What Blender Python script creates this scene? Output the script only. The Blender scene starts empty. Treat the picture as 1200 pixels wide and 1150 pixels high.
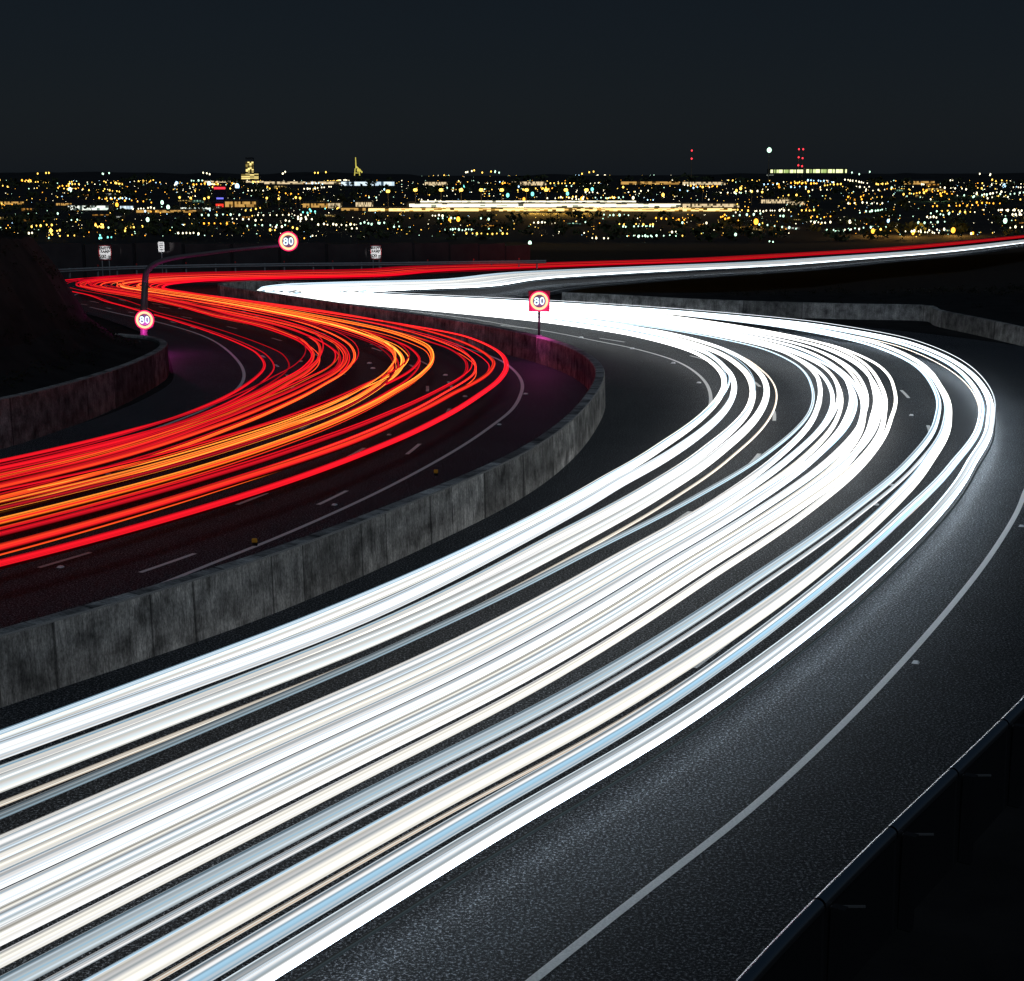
import bpy, bmesh, math, random
from mathutils import Vector, Matrix
import numpy as np
random.seed(7)
rng = np.random.default_rng(11)
S = bpy.context.scene
R = math.radians

# ------------------------------------------------------------------ camera
CAM_H = 8.0
F_PX = 1800.0                       # focal length for a 1200 px wide frame
PITCH = math.atan(370.0 / F_PX)
cam_d = bpy.data.cameras.new('camera')
cam = bpy.data.objects.new('camera', cam_d)
S.collection.objects.link(cam)
cam.location = (0, 0, CAM_H)
cam.rotation_euler = (R(90) - PITCH, 0, 0)
cam_d.sensor_fit = 'HORIZONTAL'
cam_d.sensor_width = 36
cam_d.lens = 36 * F_PX / 1200
cam_d.clip_start = 0.3
cam_d.clip_end = 200000
S.camera = cam

# ------------------------------------------------------------------ sky, moonlight, exposure
SUN_EL, SUN_AZ = R(50), R(172)
world = bpy.data.worlds.new('World')
S.world = world
world.use_nodes = True
wn = world.node_tree
bg = wn.nodes['Background']
sky = wn.nodes.new('ShaderNodeTexSky')
sky.sky_type = 'NISHITA'
sky.sun_disc = False
sky.sun_elevation = SUN_EL
sky.sun_rotation = SUN_AZ
sky.air_density = 1.0
sky.dust_density = 0.6
sky.ozone_density = 1.0
hsv = wn.nodes.new('ShaderNodeHueSaturation')
hsv.inputs['Saturation'].default_value = 0.75
wn.links.new(sky.outputs['Color'], hsv.inputs['Color'])
airglow = wn.nodes.new('ShaderNodeMix'); airglow.data_type = 'RGBA'; airglow.blend_type = 'ADD'; airglow.clamp_result = False
airglow.inputs['Factor'].default_value = 1.0
airglow.inputs['B'].default_value = (.9, 3.0, 6.2, 1)
wn.links.new(hsv.outputs['Color'], airglow.inputs['A'])
wn.links.new(airglow.outputs['Result'], bg.inputs['Color'])
bg.inputs['Strength'].default_value = 0.0011
sun_d = bpy.data.lights.new('moon', 'SUN')
sun_d.energy = 0.32
sun_d.angle = R(25)     # wide disc, so the trails' moon shadows blur away
sun_d.color = (0.66, 0.82, 1.0)
sun = bpy.data.objects.new('moon', sun_d)
S.collection.objects.link(sun)
_sd = Vector((math.sin(SUN_AZ) * math.cos(SUN_EL), math.cos(SUN_AZ) * math.cos(SUN_EL), math.sin(SUN_EL)))   # towards the moon: behind the camera, to the right
sun.rotation_euler = _sd.to_track_quat('Z', 'Y').to_euler()
S.view_settings.view_transform = 'Standard'
S.view_settings.look = 'None'
S.view_settings.exposure = 0
S.view_settings.gamma = 1
S.cycles.use_denoising = True
S.cycles.sample_clamp_indirect = 3.0
S.cycles.max_bounces = 5
S.cycles.caustics_reflective = False
S.cycles.caustics_refractive = False

# ------------------------------------------------------------------ helpers
C = S.collection
CP, SP = math.cos(PITCH), math.sin(PITCH)
def at(px, py, z=0.0):
    """point of the horizontal plane z seen at photograph pixel px, py (1200 x 1150)"""
    u = (px - 600) / F_PX; v = (575 - py) / F_PX
    dy = CP + v * SP; dz = -SP + v * CP
    t = (z - CAM_H) / dz
    return Vector((u * t, dy * t, z))
def at_d(px, py, d):
    """point at distance d (along the ground) seen at photograph pixel px, py"""
    u = (px - 600) / F_PX; v = (575 - py) / F_PX
    dy = CP + v * SP; dz = -SP + v * CP
    t = d / dy
    return Vector((u * t, d, CAM_H + dz * t))

def mesh_obj(name, verts, faces, mat=None, parent=None, smooth=False, uvs=None, mats=None, midx=None):
    me = bpy.data.meshes.new(name)
    me.from_pydata([tuple(v) for v in verts], [], [tuple(f) for f in faces])
    if uvs is not None:
        lay = me.uv_layers.new(name='UVMap')
        flat = np.empty(len(me.loops) * 2, dtype=np.float32)
        vi = np.empty(len(me.loops), dtype=np.int32)
        me.loops.foreach_get('vertex_index', vi)
        uv = np.asarray(uvs, dtype=np.float32)[vi]
        lay.data.foreach_set('uv', uv.ravel())
    for m in (mats or [mat]):
        if m: me.materials.append(m)
    if midx is not None:
        me.polygons.foreach_set('material_index', np.asarray(midx, dtype=np.int32))
    if smooth:
        me.polygons.foreach_set('use_smooth', [True] * len(me.polygons))
    me.update()
    o = bpy.data.objects.new(name, me)
    C.objects.link(o)
    if parent: o.parent = parent
    return o

class MB:
    """collects boxes, tubes and so on into one mesh"""
    def __init__(s): s.v = []; s.f = []
    def add(s, vs, fs):
        b = len(s.v); s.v += [tuple(p) for p in vs]; s.f += [tuple(b + i for i in f) for f in fs]; return s
    def box(s, c, size, rz=0.0, bev=0.0):
        cx, cy, cz = c; hx, hy, hz = size[0] / 2, size[1] / 2, size[2] / 2
        ca, sa = math.cos(rz), math.sin(rz)
        b = min(bev, hx * .9, hy * .9, hz * .9)
        if b <= 0:
            P = [(x, y, z) for z in (-hz, hz) for x, y in ((-hx, -hy), (hx, -hy), (hx, hy), (-hx, hy))]
            F = [(3, 2, 1, 0), (4, 5, 6, 7), (0, 1, 5, 4), (1, 2, 6, 5), (2, 3, 7, 6), (3, 0, 4, 7)]
        else:
            P = []; F = []
            rings = [(-hz, b), (-hz + b, 0), (hz - b, 0), (hz, b)]
            for z, i in rings:
                P += [(-hx + i, -hy + i, z), (hx - i, -hy + i, z), (hx - i, hy - i, z), (-hx + i, hy - i, z)]
            F.append((3, 2, 1, 0)); F.append((12, 13, 14, 15))
            for k in range(3):
                for j in range(4):
                    F.append((k * 4 + j, k * 4 + (j + 1) % 4, k * 4 + 4 + (j + 1) % 4, k * 4 + 4 + j))
        return s.add([(cx + x * ca - y * sa, cy + x * sa + y * ca, cz + z) for x, y, z in P], F)
    def tube(s, pts, r, n=10, cap=True, closed=False):
        pts = [Vector(p) for p in pts]; N = len(pts)
        rs = r if isinstance(r, (list, tuple)) else [r] * N
        vs = []; fs = []
        up = Vector((0, 0, 1)); prev = None
        for i, p in enumerate(pts):
            if closed: t = pts[(i + 1) % N] - pts[i - 1]
            else: t = pts[min(i + 1, N - 1)] - pts[max(i - 1, 0)]
            t.normalize()
            if prev is None:
                a = t.cross(up) if abs(t.z) < .95 else t.cross(Vector((1, 0, 0)))
            else:
                a = prev - t * prev.dot(t)
            a.normalize(); b = t.cross(a); prev = a
            for k in range(n):
                q = 2 * math.pi * k / n
                vs.append(p + (a * math.cos(q) + b * math.sin(q)) * rs[i])
        M = N if closed else N - 1
        for i in range(M):
            j = (i + 1) % N
            for k in range(n):
                fs.append((i * n + k, i * n + (k + 1) % n, j * n + (k + 1) % n, j * n + k))
        if cap and not closed:
            fs.append(tuple(range(n - 1, -1, -1))); fs.append(tuple((N - 1) * n + k for k in range(n)))
        return s.add(vs, fs)
    def ball(s, c, r, sz=1.0, n=8, m=5):
        vs = [(c[0], c[1], c[2] - r * sz)]; fs = []
        for i in range(1, m):
            a = math.pi * i / m - math.pi / 2
            for k in range(n):
                q = 2 * math.pi * k / n
                vs.append((c[0] + r * math.cos(a) * math.cos(q), c[1] + r * math.cos(a) * math.sin(q), c[2] + r * sz * math.sin(a)))
        vs.append((c[0], c[1], c[2] + r * sz))
        for k in range(n): fs.append((0, 1 + (k + 1) % n, 1 + k))
        for i in range(m - 2):
            for k in range(n):
                a = 1 + i * n; b = a + n
                fs.append((a + k, a + (k + 1) % n, b + (k + 1) % n, b + k))
        t = len(vs) - 1; a = 1 + (m - 2) * n
        for k in range(n): fs.append((a + k, a + (k + 1) % n, t))
        return s.add(vs, fs)
    def build(s, name, mat, parent=None, smooth=False):
        return mesh_obj(name, s.v, s.f, mat, parent, smooth)

def tag(o, label=None, cat=None, group=None, kind=None):
    if label: o['label'] = label
    if cat: o['category'] = cat
    if group: o['group'] = group
    if kind: o['kind'] = kind
    return o
def thing(name, loc, label, cat, group=None, rz=0.0):
    o = bpy.data.objects.new(name, None)
    o.empty_display_size = .3
    C.objects.link(o); o.location = loc; o.rotation_euler = (0, 0, rz)
    return tag(o, label, cat, group)
def copy_tree(o, parent=None):
    c = o.copy(); C.objects.link(c)
    if parent: c.parent = parent
    for ch in list(o.children): copy_tree(ch, c)
    return c

def mat(name, col, rough=.7, metal=0.0, spec=.5):
    m = bpy.data.materials.new(name); m.use_nodes = True
    b = m.node_tree.nodes['Principled BSDF']
    b.inputs['Base Color'].default_value = (*col, 1)
    b.inputs['Roughness'].default_value = rough
    b.inputs['Metallic'].default_value = metal
    b.inputs['Specular IOR Level'].default_value = spec
    return m
def noisy(name, c1, c2, scale, rough=.8, bump=0.0, bscale=None, spec=.3, detail=6, dist=.02):
    m = mat(name, c1, rough, spec=spec); nt = m.node_tree; b = nt.nodes['Principled BSDF']
    tc = nt.nodes.new('ShaderNodeTexCoord')
    n = nt.nodes.new('ShaderNodeTexNoise'); n.inputs['Scale'].default_value = scale; n.inputs['Detail'].default_value = detail
    nt.links.new(tc.outputs['Object'], n.inputs['Vector'])
    cr = nt.nodes.new('ShaderNodeValToRGB')
    cr.color_ramp.elements[0].position = .3; cr.color_ramp.elements[1].position = .7
    cr.color_ramp.elements[0].color = (*c1, 1); cr.color_ramp.elements[1].color = (*c2, 1)
    nt.links.new(n.outputs['Fac'], cr.inputs['Fac']); nt.links.new(cr.outputs['Color'], b.inputs['Base Color'])
    if bump:
        n2 = nt.nodes.new('ShaderNodeTexNoise'); n2.inputs['Scale'].default_value = bscale or scale * 3
        nt.links.new(tc.outputs['Object'], n2.inputs['Vector'])
        bp = nt.nodes.new('ShaderNodeBump'); bp.inputs['Strength'].default_value = bump; bp.inputs['Distance'].default_value = dist
        nt.links.new(n2.outputs['Fac'], bp.inputs['Height']); nt.links.new(bp.outputs['Normal'], b.inputs['Normal'])
    return m
def glow(name, col, strength=1.0, sample=False):
    m = bpy.data.materials.new(name); m.use_nodes = True; nt = m.node_tree
    nt.nodes.remove(nt.nodes['Principled BSDF'])
    e = nt.nodes.new('ShaderNodeEmission'); e.inputs['Color'].default_value = (*col, 1); e.inputs['Strength'].default_value = strength
    nt.links.new(e.outputs[0], nt.nodes['Material Output'].inputs['Surface'])
    m.cycles.emission_sampling = 'AUTO' if sample else 'NONE'
    return m

# ------------------------------------------------------------------ materials
def asphalt():
    m = mat('asphalt', (.05, .05, .055), .7, spec=.16); nt = m.node_tree; b = nt.nodes['Principled BSDF']; L = nt.links.new
    tc = nt.nodes.new('ShaderNodeTexCoord')
    def noise(sc, det=4, rg=.6):
        n = nt.nodes.new('ShaderNodeTexNoise'); n.inputs['Scale'].default_value = sc
        n.inputs['Detail'].default_value = det; n.inputs['Roughness'].default_value = rg
        L(tc.outputs['Object'], n.inputs['Vector']); return n
    big = noise(.35, 5); grain = noise(25, 3, .9); mid = noise(2.2, 5)
    r1 = nt.nodes.new('ShaderNodeValToRGB'); e = r1.color_ramp.elements
    e[0].position = .43; e[0].color = (.005, .006, .008, 1); e[1].position = .55; e[1].color = (.048, .053, .06, 1)
    e3 = r1.color_ramp.elements.new(.63); e3.color = (.42, .45, .5, 1)
    L(grain.outputs['Fac'], r1.inputs['Fac'])
    mx = nt.nodes.new('ShaderNodeMix'); mx.data_type = 'RGBA'; mx.blend_type = 'MULTIPLY'; mx.inputs['Factor'].default_value = .75
    r2 = nt.nodes.new('ShaderNodeValToRGB'); e = r2.color_ramp.elements
    e[0].position = .3; e[0].color = (.5, .5, .5, 1); e[1].position = .7; e[1].color = (1.15, 1.15, 1.15, 1)
    ad = nt.nodes.new('ShaderNodeMath'); ad.operation = 'ADD'; ad.inputs[1].default_value = 0
    hv = nt.nodes.new('ShaderNodeMath'); hv.operation = 'MULTIPLY'; hv.inputs[1].default_value = .5
    L(big.outputs['Fac'], ad.inputs[0]); L(mid.outputs['Fac'], ad.inputs[1]); L(ad.outputs[0], hv.inputs[0])
    L(hv.outputs[0], r2.inputs['Fac'])
    L(r1.outputs['Color'], mx.inputs['A']); L(r2.outputs['Color'], mx.inputs['B'])
    L(mx.outputs['Result'], b.inputs['Base Color'])
    bp = nt.nodes.new('ShaderNodeBump'); bp.inputs['Strength'].default_value = .6; bp.inputs['Distance'].default_value = .012
    L(grain.outputs['Fac'], bp.inputs['Height']); L(bp.outputs['Normal'], b.inputs['Normal'])
    return m
def concrete(name, base=.27, streak=1.0, panel=3.2, tint=(1, .98, .95)):
    """stained precast concrete: UV is metres along the wall, metres up"""
    m = mat(name, (base,) * 3, .85, spec=.2); nt = m.node_tree; b = nt.nodes['Principled BSDF']; L = nt.links.new
    uv = nt.nodes.new('ShaderNodeUVMap'); sep = nt.nodes.new('ShaderNodeSeparateXYZ'); L(uv.outputs[0], sep.inputs[0])
    mp = nt.nodes.new('ShaderNodeMapping'); mp.inputs['Scale'].default_value = (15.0, 1.5, 1); L(uv.outputs[0], mp.inputs[0])
    n1 = nt.nodes.new('ShaderNodeTexNoise'); n1.inputs['Scale'].default_value = 1; n1.inputs['Detail'].default_value = 10; n1.inputs['Roughness'].default_value = .8
    L(mp.outputs[0], n1.inputs['Vector'])
    mp2 = nt.nodes.new('ShaderNodeMapping'); mp2.inputs['Scale'].default_value = (2.2, 1.8, 1); L(uv.outputs[0], mp2.inputs[0])
    n2 = nt.nodes.new('ShaderNodeTexNoise'); n2.inputs['Scale'].default_value = 1; n2.inputs['Detail'].default_value = 6; L(mp2.outputs[0], n2.inputs['Vector'])
    sw = nt.nodes.new('ShaderNodeMath'); sw.operation = 'MULTIPLY'; sw.inputs[1].default_value = 2.9 / panel; L(sep.outputs['X'], sw.inputs[0])
    sn_ = nt.nodes.new('ShaderNodeMath'); sn_.operation = 'SINE'; L(sw.outputs[0], sn_.inputs[0])
    jx = nt.nodes.new('ShaderNodeMath'); jx.operation = 'MULTIPLY_ADD'; jx.inputs[1].default_value = .22 * panel; L(sn_.outputs[0], jx.inputs[0]); L(sep.outputs['X'], jx.inputs[2])
    dv = nt.nodes.new('ShaderNodeMath'); dv.operation = 'DIVIDE'; dv.inputs[1].default_value = panel; L(jx.outputs[0], dv.inputs[0])
    fl = nt.nodes.new('ShaderNodeMath'); fl.operation = 'FLOOR'; L(dv.outputs[0], fl.inputs[0])
    wn_ = nt.nodes.new('ShaderNodeTexWhiteNoise'); wn_.noise_dimensions = '1D'; L(fl.outputs[0], wn_.inputs['W'])
    r1 = nt.nodes.new('ShaderNodeMapRange'); r1.inputs['From Min'].default_value = .3; r1.inputs['From Max'].default_value = .68
    r1.inputs['To Min'].default_value = 1 - .88 * streak; r1.inputs['To Max'].default_value = 1.3; L(n1.outputs['Fac'], r1.inputs[0])
    r2 = nt.nodes.new('ShaderNodeMapRange'); r2.inputs['From Min'].default_value = .3; r2.inputs['From Max'].default_value = .7
    r2.inputs['To Min'].default_value = .25; r2.inputs['To Max'].default_value = 1.45; L(n2.outputs['Fac'], r2.inputs[0])
    r3 = nt.nodes.new('ShaderNodeMapRange'); r3.inputs['To Min'].default_value = .5; r3.inputs['To Max'].default_value = 1.25; L(wn_.outputs['Value'], r3.inputs[0])
    a = nt.nodes.new('ShaderNodeMath'); a.operation = 'MULTIPLY'; L(r1.outputs[0], a.inputs[0]); L(r2.outputs[0], a.inputs[1])
    mp3 = nt.nodes.new('ShaderNodeMapping'); mp3.inputs['Scale'].default_value = (34, 12, 1); L(uv.outputs[0], mp3.inputs[0])
    n3 = nt.nodes.new('ShaderNodeTexNoise'); n3.inputs['Scale'].default_value = 1; n3.inputs['Detail'].default_value = 5; n3.inputs['Roughness'].default_value = .75; L(mp3.outputs[0], n3.inputs['Vector'])
    r4 = nt.nodes.new('ShaderNodeMapRange'); r4.inputs['From Min'].default_value = .36; r4.inputs['From Max'].default_value = .62
    r4.inputs['To Min'].default_value = .5; r4.inputs['To Max'].default_value = 1.4; L(n3.outputs['Fac'], r4.inputs[0])
    a0 = nt.nodes.new('ShaderNodeMath'); a0.operation = 'MULTIPLY'; L(a.outputs[0], a0.inputs[0]); L(r4.outputs[0], a0.inputs[1])
    a2 = nt.nodes.new('ShaderNodeMath'); a2.operation = 'MULTIPLY'; L(a0.outputs[0], a2.inputs[0]); L(r3.outputs[0], a2.inputs[1])
    fr = nt.nodes.new('ShaderNodeMath'); fr.operation = 'FRACT'; L(dv.outputs[0], fr.inputs[0])        # joint lines, groove shadow put into the colour
    pp = nt.nodes.new('ShaderNodeMath'); pp.operation = 'PINGPONG'; pp.inputs[1].default_value = .5; L(fr.outputs[0], pp.inputs[0])
    jm = nt.nodes.new('ShaderNodeMapRange'); jm.inputs['From Min'].default_value = .012 / panel; jm.inputs['From Max'].default_value = .04 / panel
    jm.inputs['To Min'].default_value = .28; jm.inputs['To Max'].default_value = 1; L(pp.outputs[0], jm.inputs[0])
    a3 = nt.nodes.new('ShaderNodeMath'); a3.operation = 'MULTIPLY'; L(a2.outputs[0], a3.inputs[0]); L(jm.outputs[0], a3.inputs[1]); a2 = a3
    cr = nt.nodes.new('ShaderNodeMix'); cr.data_type = 'RGBA'
    cr.inputs['A'].default_value = (.015, .015, .016, 1); cr.inputs['B'].default_value = (base * tint[0], base * tint[1], base * tint[2], 1)
    cr.clamp_factor = False
    L(a2.outputs[0], cr.inputs['Factor']); L(cr.outputs['Result'], b.inputs['Base Color'])
    bp = nt.nodes.new('ShaderNodeBump'); bp.inputs['Strength'].default_value = .4; bp.inputs['Distance'].default_value = .02
    L(n1.outputs['Fac'], bp.inputs['Height']); L(bp.outputs['Normal'], b.inputs['Normal'])
    return m
def worn_paint():
    m = noisy('worn_road_paint', (.74, .74, .73), (.97, .97, .96), 34, .6, .3, 40)
    return m
M_ASPH = asphalt()
M_CONC = concrete('stained_concrete', .62, panel=1.5)
M_CONC_B = concrete('weathered_concrete', .42, .8, 5.2)
M_CONC_C = concrete('rough_concrete', .42, .9, 4.0)
M_SOIL = noisy('dry_dark_soil', (.012, .012, .013), (.028, .027, .027), .8, .95, .5, 6, spec=.1)
M_CITY = noisy('city_ground', (.02, .021, .024), (.04, .04, .04), .004, .9, spec=.1)
M_PAINT = worn_paint()
M_STEEL = noisy('galvanised_steel', (.32, .33, .34), (.42, .43, .44), 4, .45, spec=.5)
M_DARK = mat('dark_painted_steel', (.016, .016, .018), .55)
M_POLE = mat('grey_pole_paint', (.10, .095, .10), .5)
M_BLACK = mat('black_housing', (.015, .015, .018), .6)
M_TIMBER = noisy('dark_acoustic_panel', (.05, .043, .045), (.075, .065, .066), .7, .85, spec=.15)
M_RAIL = mat('polished_rail_steel', (.95, .95, .96), .27, 1.0)
M_WHITE = mat('white_sign_face', (.8, .8, .8), .5)
M_RED = mat('red_sign_border', (.55, .02, .03), .5)
M_LETTER = mat('black_lettering', (.01, .01, .01), .6)
M_AMBER = mat('amber_reflector', (.8, .35, .03), .3)
M_REDREF = mat('red_reflector', (.7, .05, .04), .3)
M_STUD = mat('white_road_stud', (.85, .86, .88), .35)
M_LEAF = noisy('dark_leaves', (.04, .06, .025), (.09, .1, .045), .3, .8, spec=.2)
M_SCRUB = noisy('parched_dark_scrub', (.012, .014, .008), (.028, .03, .016), .6, .9, spec=.1)
M_BARK = mat('bark', (.07, .055, .04), .9)
M_TRAIL = bpy.data.materials.new('light_trail_glow'); M_TRAIL.use_nodes = True
_nt = M_TRAIL.node_tree; _nt.nodes.remove(_nt.nodes['Principled BSDF'])
_e = _nt.nodes.new('ShaderNodeEmission'); _a = _nt.nodes.new('ShaderNodeAttribute'); _a.attribute_name = 'glow'
_nt.links.new(_a.outputs['Color'], _e.inputs['Color']); _nt.links.new(_e.outputs[0], _nt.nodes['Material Output'].inputs['Surface'])

# ------------------------------------------------------------------ the road's plan, in metres
def spline(P, n=8):
    P = np.array(P, float); N = len(P)
    d = np.r_[0, np.cumsum(np.hypot(*(P[1:, :2] - P[:-1, :2]).T) ** .5)]
    m = np.zeros_like(P)
    for i in range(N):
        if i == 0: m[i] = (P[1] - P[0]) / (d[1] - d[0])
        elif i == N - 1: m[i] = (P[-1] - P[-2]) / (d[-1] - d[-2])
        else:
            h0 = d[i] - d[i - 1]; h1 = d[i + 1] - d[i]
            m[i] = ((P[i] - P[i - 1]) / h0 * h1 + (P[i + 1] - P[i]) / h1 * h0) / (h0 + h1)
    out = []
    for i in range(N - 1):
        h = d[i + 1] - d[i]
        for k in range(n):
            t = k / n
            out.append((2*t**3 - 3*t*t + 1) * P[i] + (t**3 - 2*t*t + t) * h * m[i] + (-2*t**3 + 3*t*t) * P[i+1] + (t**3 - t*t) * h * m[i+1])
    out.append(P[-1]); return np.array(out)
# stations: median wall / edge line of the headlight side / edge line of the tail light side
ST = [((-14,14),(-5,6),(-25.5,22.5)),((-10.8,18.3),(-1.9,11),(-22.2,27)),((-7.9,22.4),(.9,15.3),(-19.2,31.5)),((-4.7,27.2),(3.6,19.4),(-16.5,35.8)),
((-1.9,32.9),(7,25.5),(-13.6,41.2)),((.2,38),(10.5,32.5),(-12,46.5)),((1.6,43),(13.3,39),(-11.1,50.5)),((2.7,49),(15.6,46.5),(-10.55,55)),
((3.3,54.5),(16.6,54.5),(-10.5,59.5)),((3.2,58.8),(16.6,61.5),(-11.3,64)),((2.4,63.5),(15.5,68.5),(-12.6,69)),((.2,69.5),(12.5,76),(-14.8,75.5)),
((-3.2,75.5),(8,83),(-18,82)),((-7.5,82),(2.5,89),(-22,89)),((-12,88.5),(-3,93.5),(-26.3,95.2)),((-16,94.5),(-6.8,96.3),(-31,100.8)),
((-18.3,98.3),(-7.8,97.6),(-33.6,105)),((-18.8,101.5),(-7.9,98.6),(-34,109.5)),((-17.5,105),(-7.2,99.6),(-31.5,115)),((-14,107.6),(-4,101.2),(-25,120)),((-8,110.6),(1.5,104.2),(-15,125.5))]
rows = [[*w, 0, *e, 0, *l, 0] for w, e, l in ST]
FAR = []
for x, y, d in [(600,325,111.5),(700,319,130),(800,314,155),(900,309.5,185),(1000,302,235),(1100,294.5,300),(1200,283,430),(1300,271,600)]:
    p = at_d(x, y, d); FAR.append((p.x, p.y, p.z - .65))
for i, (x, y, z) in enumerate(FAR):
    a = np.array(FAR[max(0, i - 1)][:2]); b = np.array(FAR[min(len(FAR) - 1, i + 1)][:2])
    tg = b - a + (np.array([6, 0]) if i == 0 else 0)
    tg = tg / np.hypot(*tg); n = np.array([tg[1], -tg[0]]); p = np.array([x, y])
    rows.append([*(p - 6 * n), z, *(p + 5 * n), z, *(p - 20 * n), z])
PLAN = spline(rows, 8)
TT = np.arange(len(PLAN)) / 8.0
def across(t, u, side):
    """point at station t, fraction u of the way from the median wall to the edge line of side E or L"""
    t = np.atleast_1d(np.asarray(t, float)); u = np.broadcast_to(np.asarray(u, float), t.shape)
    k = 3 if side == 'E' else 6
    P = np.stack([np.interp(t, TT, PLAN[:, j]) for j in range(9)], 1)
    return P[:, 0:3] * (1 - u)[:, None] + P[:, k:k + 3] * u[:, None]
def resample(P, step):
    P = np.asarray(P, float); d = np.r_[0, np.cumsum(np.linalg.norm(P[1:] - P[:-1], axis=1))]
    n = max(2, int(d[-1] / step)); s = np.linspace(0, d[-1], n + 1)
    return np.stack([np.interp(s, d, P[:, j]) for j in range(3)], 1), s
def normals2d(P):
    t = np.gradient(P[:, :2], axis=0); t /= np.linalg.norm(t, axis=1)[:, None] + 1e-9
    return np.stack([t[:, 1], -t[:, 0]], 1)
def strip(name, A, B, material, kind='structure', z=0.0):
    n = len(A); v = [(*p[:2], p[2] + z) for p in A] + [(*p[:2], p[2] + z) for p in B]
    f = [(i, n + i, n + i + 1, i + 1) for i in range(n - 1)]
    # triangulate-safe quads; make them face up
    o = mesh_obj(name, v, f, material)
    if o.data.polygons[0].normal.z < 0: o.data.flip_normals()
    if kind: o['kind'] = kind
    return o

# terrain: level round the road, dropping to the city's plain
HY = [-3000, 108, 133, 155, 185, 235, 300, 430, 600, 800, 1200, 1600, 2600, 120000]
HZ_ = [-.06, -.06, -2.0, -3.5, -5.2, -7.4, -10.4, -15, -21, -30, -46, -60, -60, -60]
gx = np.unique(np.r_[-90000, -30000, -12000, -6000, -3000, -1500, np.linspace(-800, 800, 41), np.linspace(-60, 60, 41), 1500, 3000, 6000, 12000, 30000, 90000])
gy = np.unique(np.r_[-3000, -500, -100, np.linspace(-20, 130, 51), HY[2:-1], 340, 480, 680, 1000, 1400, 2000, 4000, 8000, 16000, 40000, 120000])
gv = []; gf = []
for y in gy:
    for x in gx:
        z = np.interp(y, HY, HZ_)
        gv.append((x, y, z))
nx = len(gx)
for j in range(len(gy) - 1):
    for i in range(nx - 1):
        gf.append((j * nx + i, j * nx + i + 1, (j + 1) * nx + i + 1, (j + 1) * nx + i))
gm = [0 if gy[j] < 700 else 1 for j in range(len(gy) - 1) for i in range(nx - 1)]
tag(mesh_obj('ground', gv, gf, mats=[M_SOIL, M_CITY], midx=gm), kind='structure')

tr = np.linspace(0, 28, 225)
uo = np.interp(tr, [0, 5, 7, 9, 12, 13.5, 14.5, 28], [1.2, 1.21, 1.45, 1.75, 1.6, 1.3, 1.06, 1.06])
strip('road', across(tr, 0, 'E'), across(tr, uo, 'E'), M_ASPH)
uo = np.interp(tr, [0, 4, 9, 14, 28], [1.2, 1.2, 1.22, 1.2, 1.15])
strip('road', across(tr, 0, 'L'), across(tr, uo, 'L'), M_ASPH)

def line_from(P, w, name='edge_line', z=.005):
    P, s = resample(P, .7); n = normals2d(P)
    A = P.copy(); B = P.copy(); A[:, :2] -= n * w / 2; B[:, :2] += n * w / 2
    strip(name, A, B, M_PAINT, z=z)
px3 = lambda pts, z=0: np.array([list(at(x, y, z)) for x, y in pts])
sm = lambda P: spline(np.asarray(P), 6)
# outer edge line of the headlight side (wide, worn), its inner edge line, the two of the tail light side
te = np.linspace(0, 7.3, 60)
line_from(across(te, np.interp(te, [0, 5, 6, 8, 12], [1, 1, 1.0, 1.12, 1.2]), 'E'), .12)
line_from(sm(px3([(480,365),(540,372),(600,382),(650,390),(700,400),(740,408),(780,419),(800,427),(818,439),(829,452),(833,467),(831,482)])), .13)
te = np.linspace(13.2, 20, 40)
line_from(sm(px3([(-40,570),(0,560),(60,543),(125,522),(200,496),(250,475),(277,457),(286,441),(277,421),(243,396),(190,379),(140,368),(105,360)])), .13)
line_from(sm(px3([(500,392),(527,403),(562,413),(587,423),(605,437),(612,450),(610,463),(600,480),(578,498),(540,524),(480,558),(420,588),(330,628),(250,660),(150,700),(40,740)])), .13)
line_from(across(np.linspace(14, 26, 90), .96, 'E'), .13)
line_from(across(np.linspace(14, 26, 90), .1, 'L'), .13)
# lane lines: one mesh of dashes for each line
def dashes(side, u_t, u_v, t0, t1, length=2.4, gap=6.5, w=.12):
    tt = np.linspace(t0, t1, 200); P = across(tt, np.interp(tt, u_t, u_v), side)
    P, s = resample(P, .3); n = normals2d(P); v = []; f = []
    i = 0; step = s[1]
    while True:
        j = i + int(length / step)
        if j >= len(P): break
        b = len(v)
        for k in range(i, j + 1):
            for sg in (-1, 1): v.append((P[k, 0] + sg * n[k, 0] * w / 2, P[k, 1] + sg * n[k, 1] * w / 2, P[k, 2] + .005))
        for k in range(j - i): f.append((b + 2*k, b + 2*k + 1, b + 2*k + 3, b + 2*k + 2))
        i = j + int(gap / step)
    o = mesh_obj('lane_line', v, f, M_PAINT)
    if o.data.polygons[0].normal.z < 0: o.data.flip_normals()
    o['kind'] = 'structure'
dashes('L', [0, 4, 8, 11, 14, 28], [.25, .3, .4, .4, .42, .42], .5, 17, 1.9, 5.5)
dashes('L', [0, 4, 8, 11, 14, 28], [.42, .44, .47, .45, .5, .5], 3, 17, 1.6, 5.5)
dashes('L', [0, 4, 8, 11, 14, 28], [.62, .66, .68, .72, .72, .7], 3.5, 17, 1.6, 5.5)
dashes('L', [0, 4, 8, 11, 14, 28], [.8, .82, .85, .92, .9, .85], 5.5, 16, 1.2, 3.0)
dashes('E', [0, 5, 8, 11, 14, 28], [.38, .38, .45, .52, .5, .4], 2, 14)
dashes('E', [0, 5, 8, 11, 14, 28], [.735, .735, .83, .97, .9, .7], 2, 13)

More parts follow.
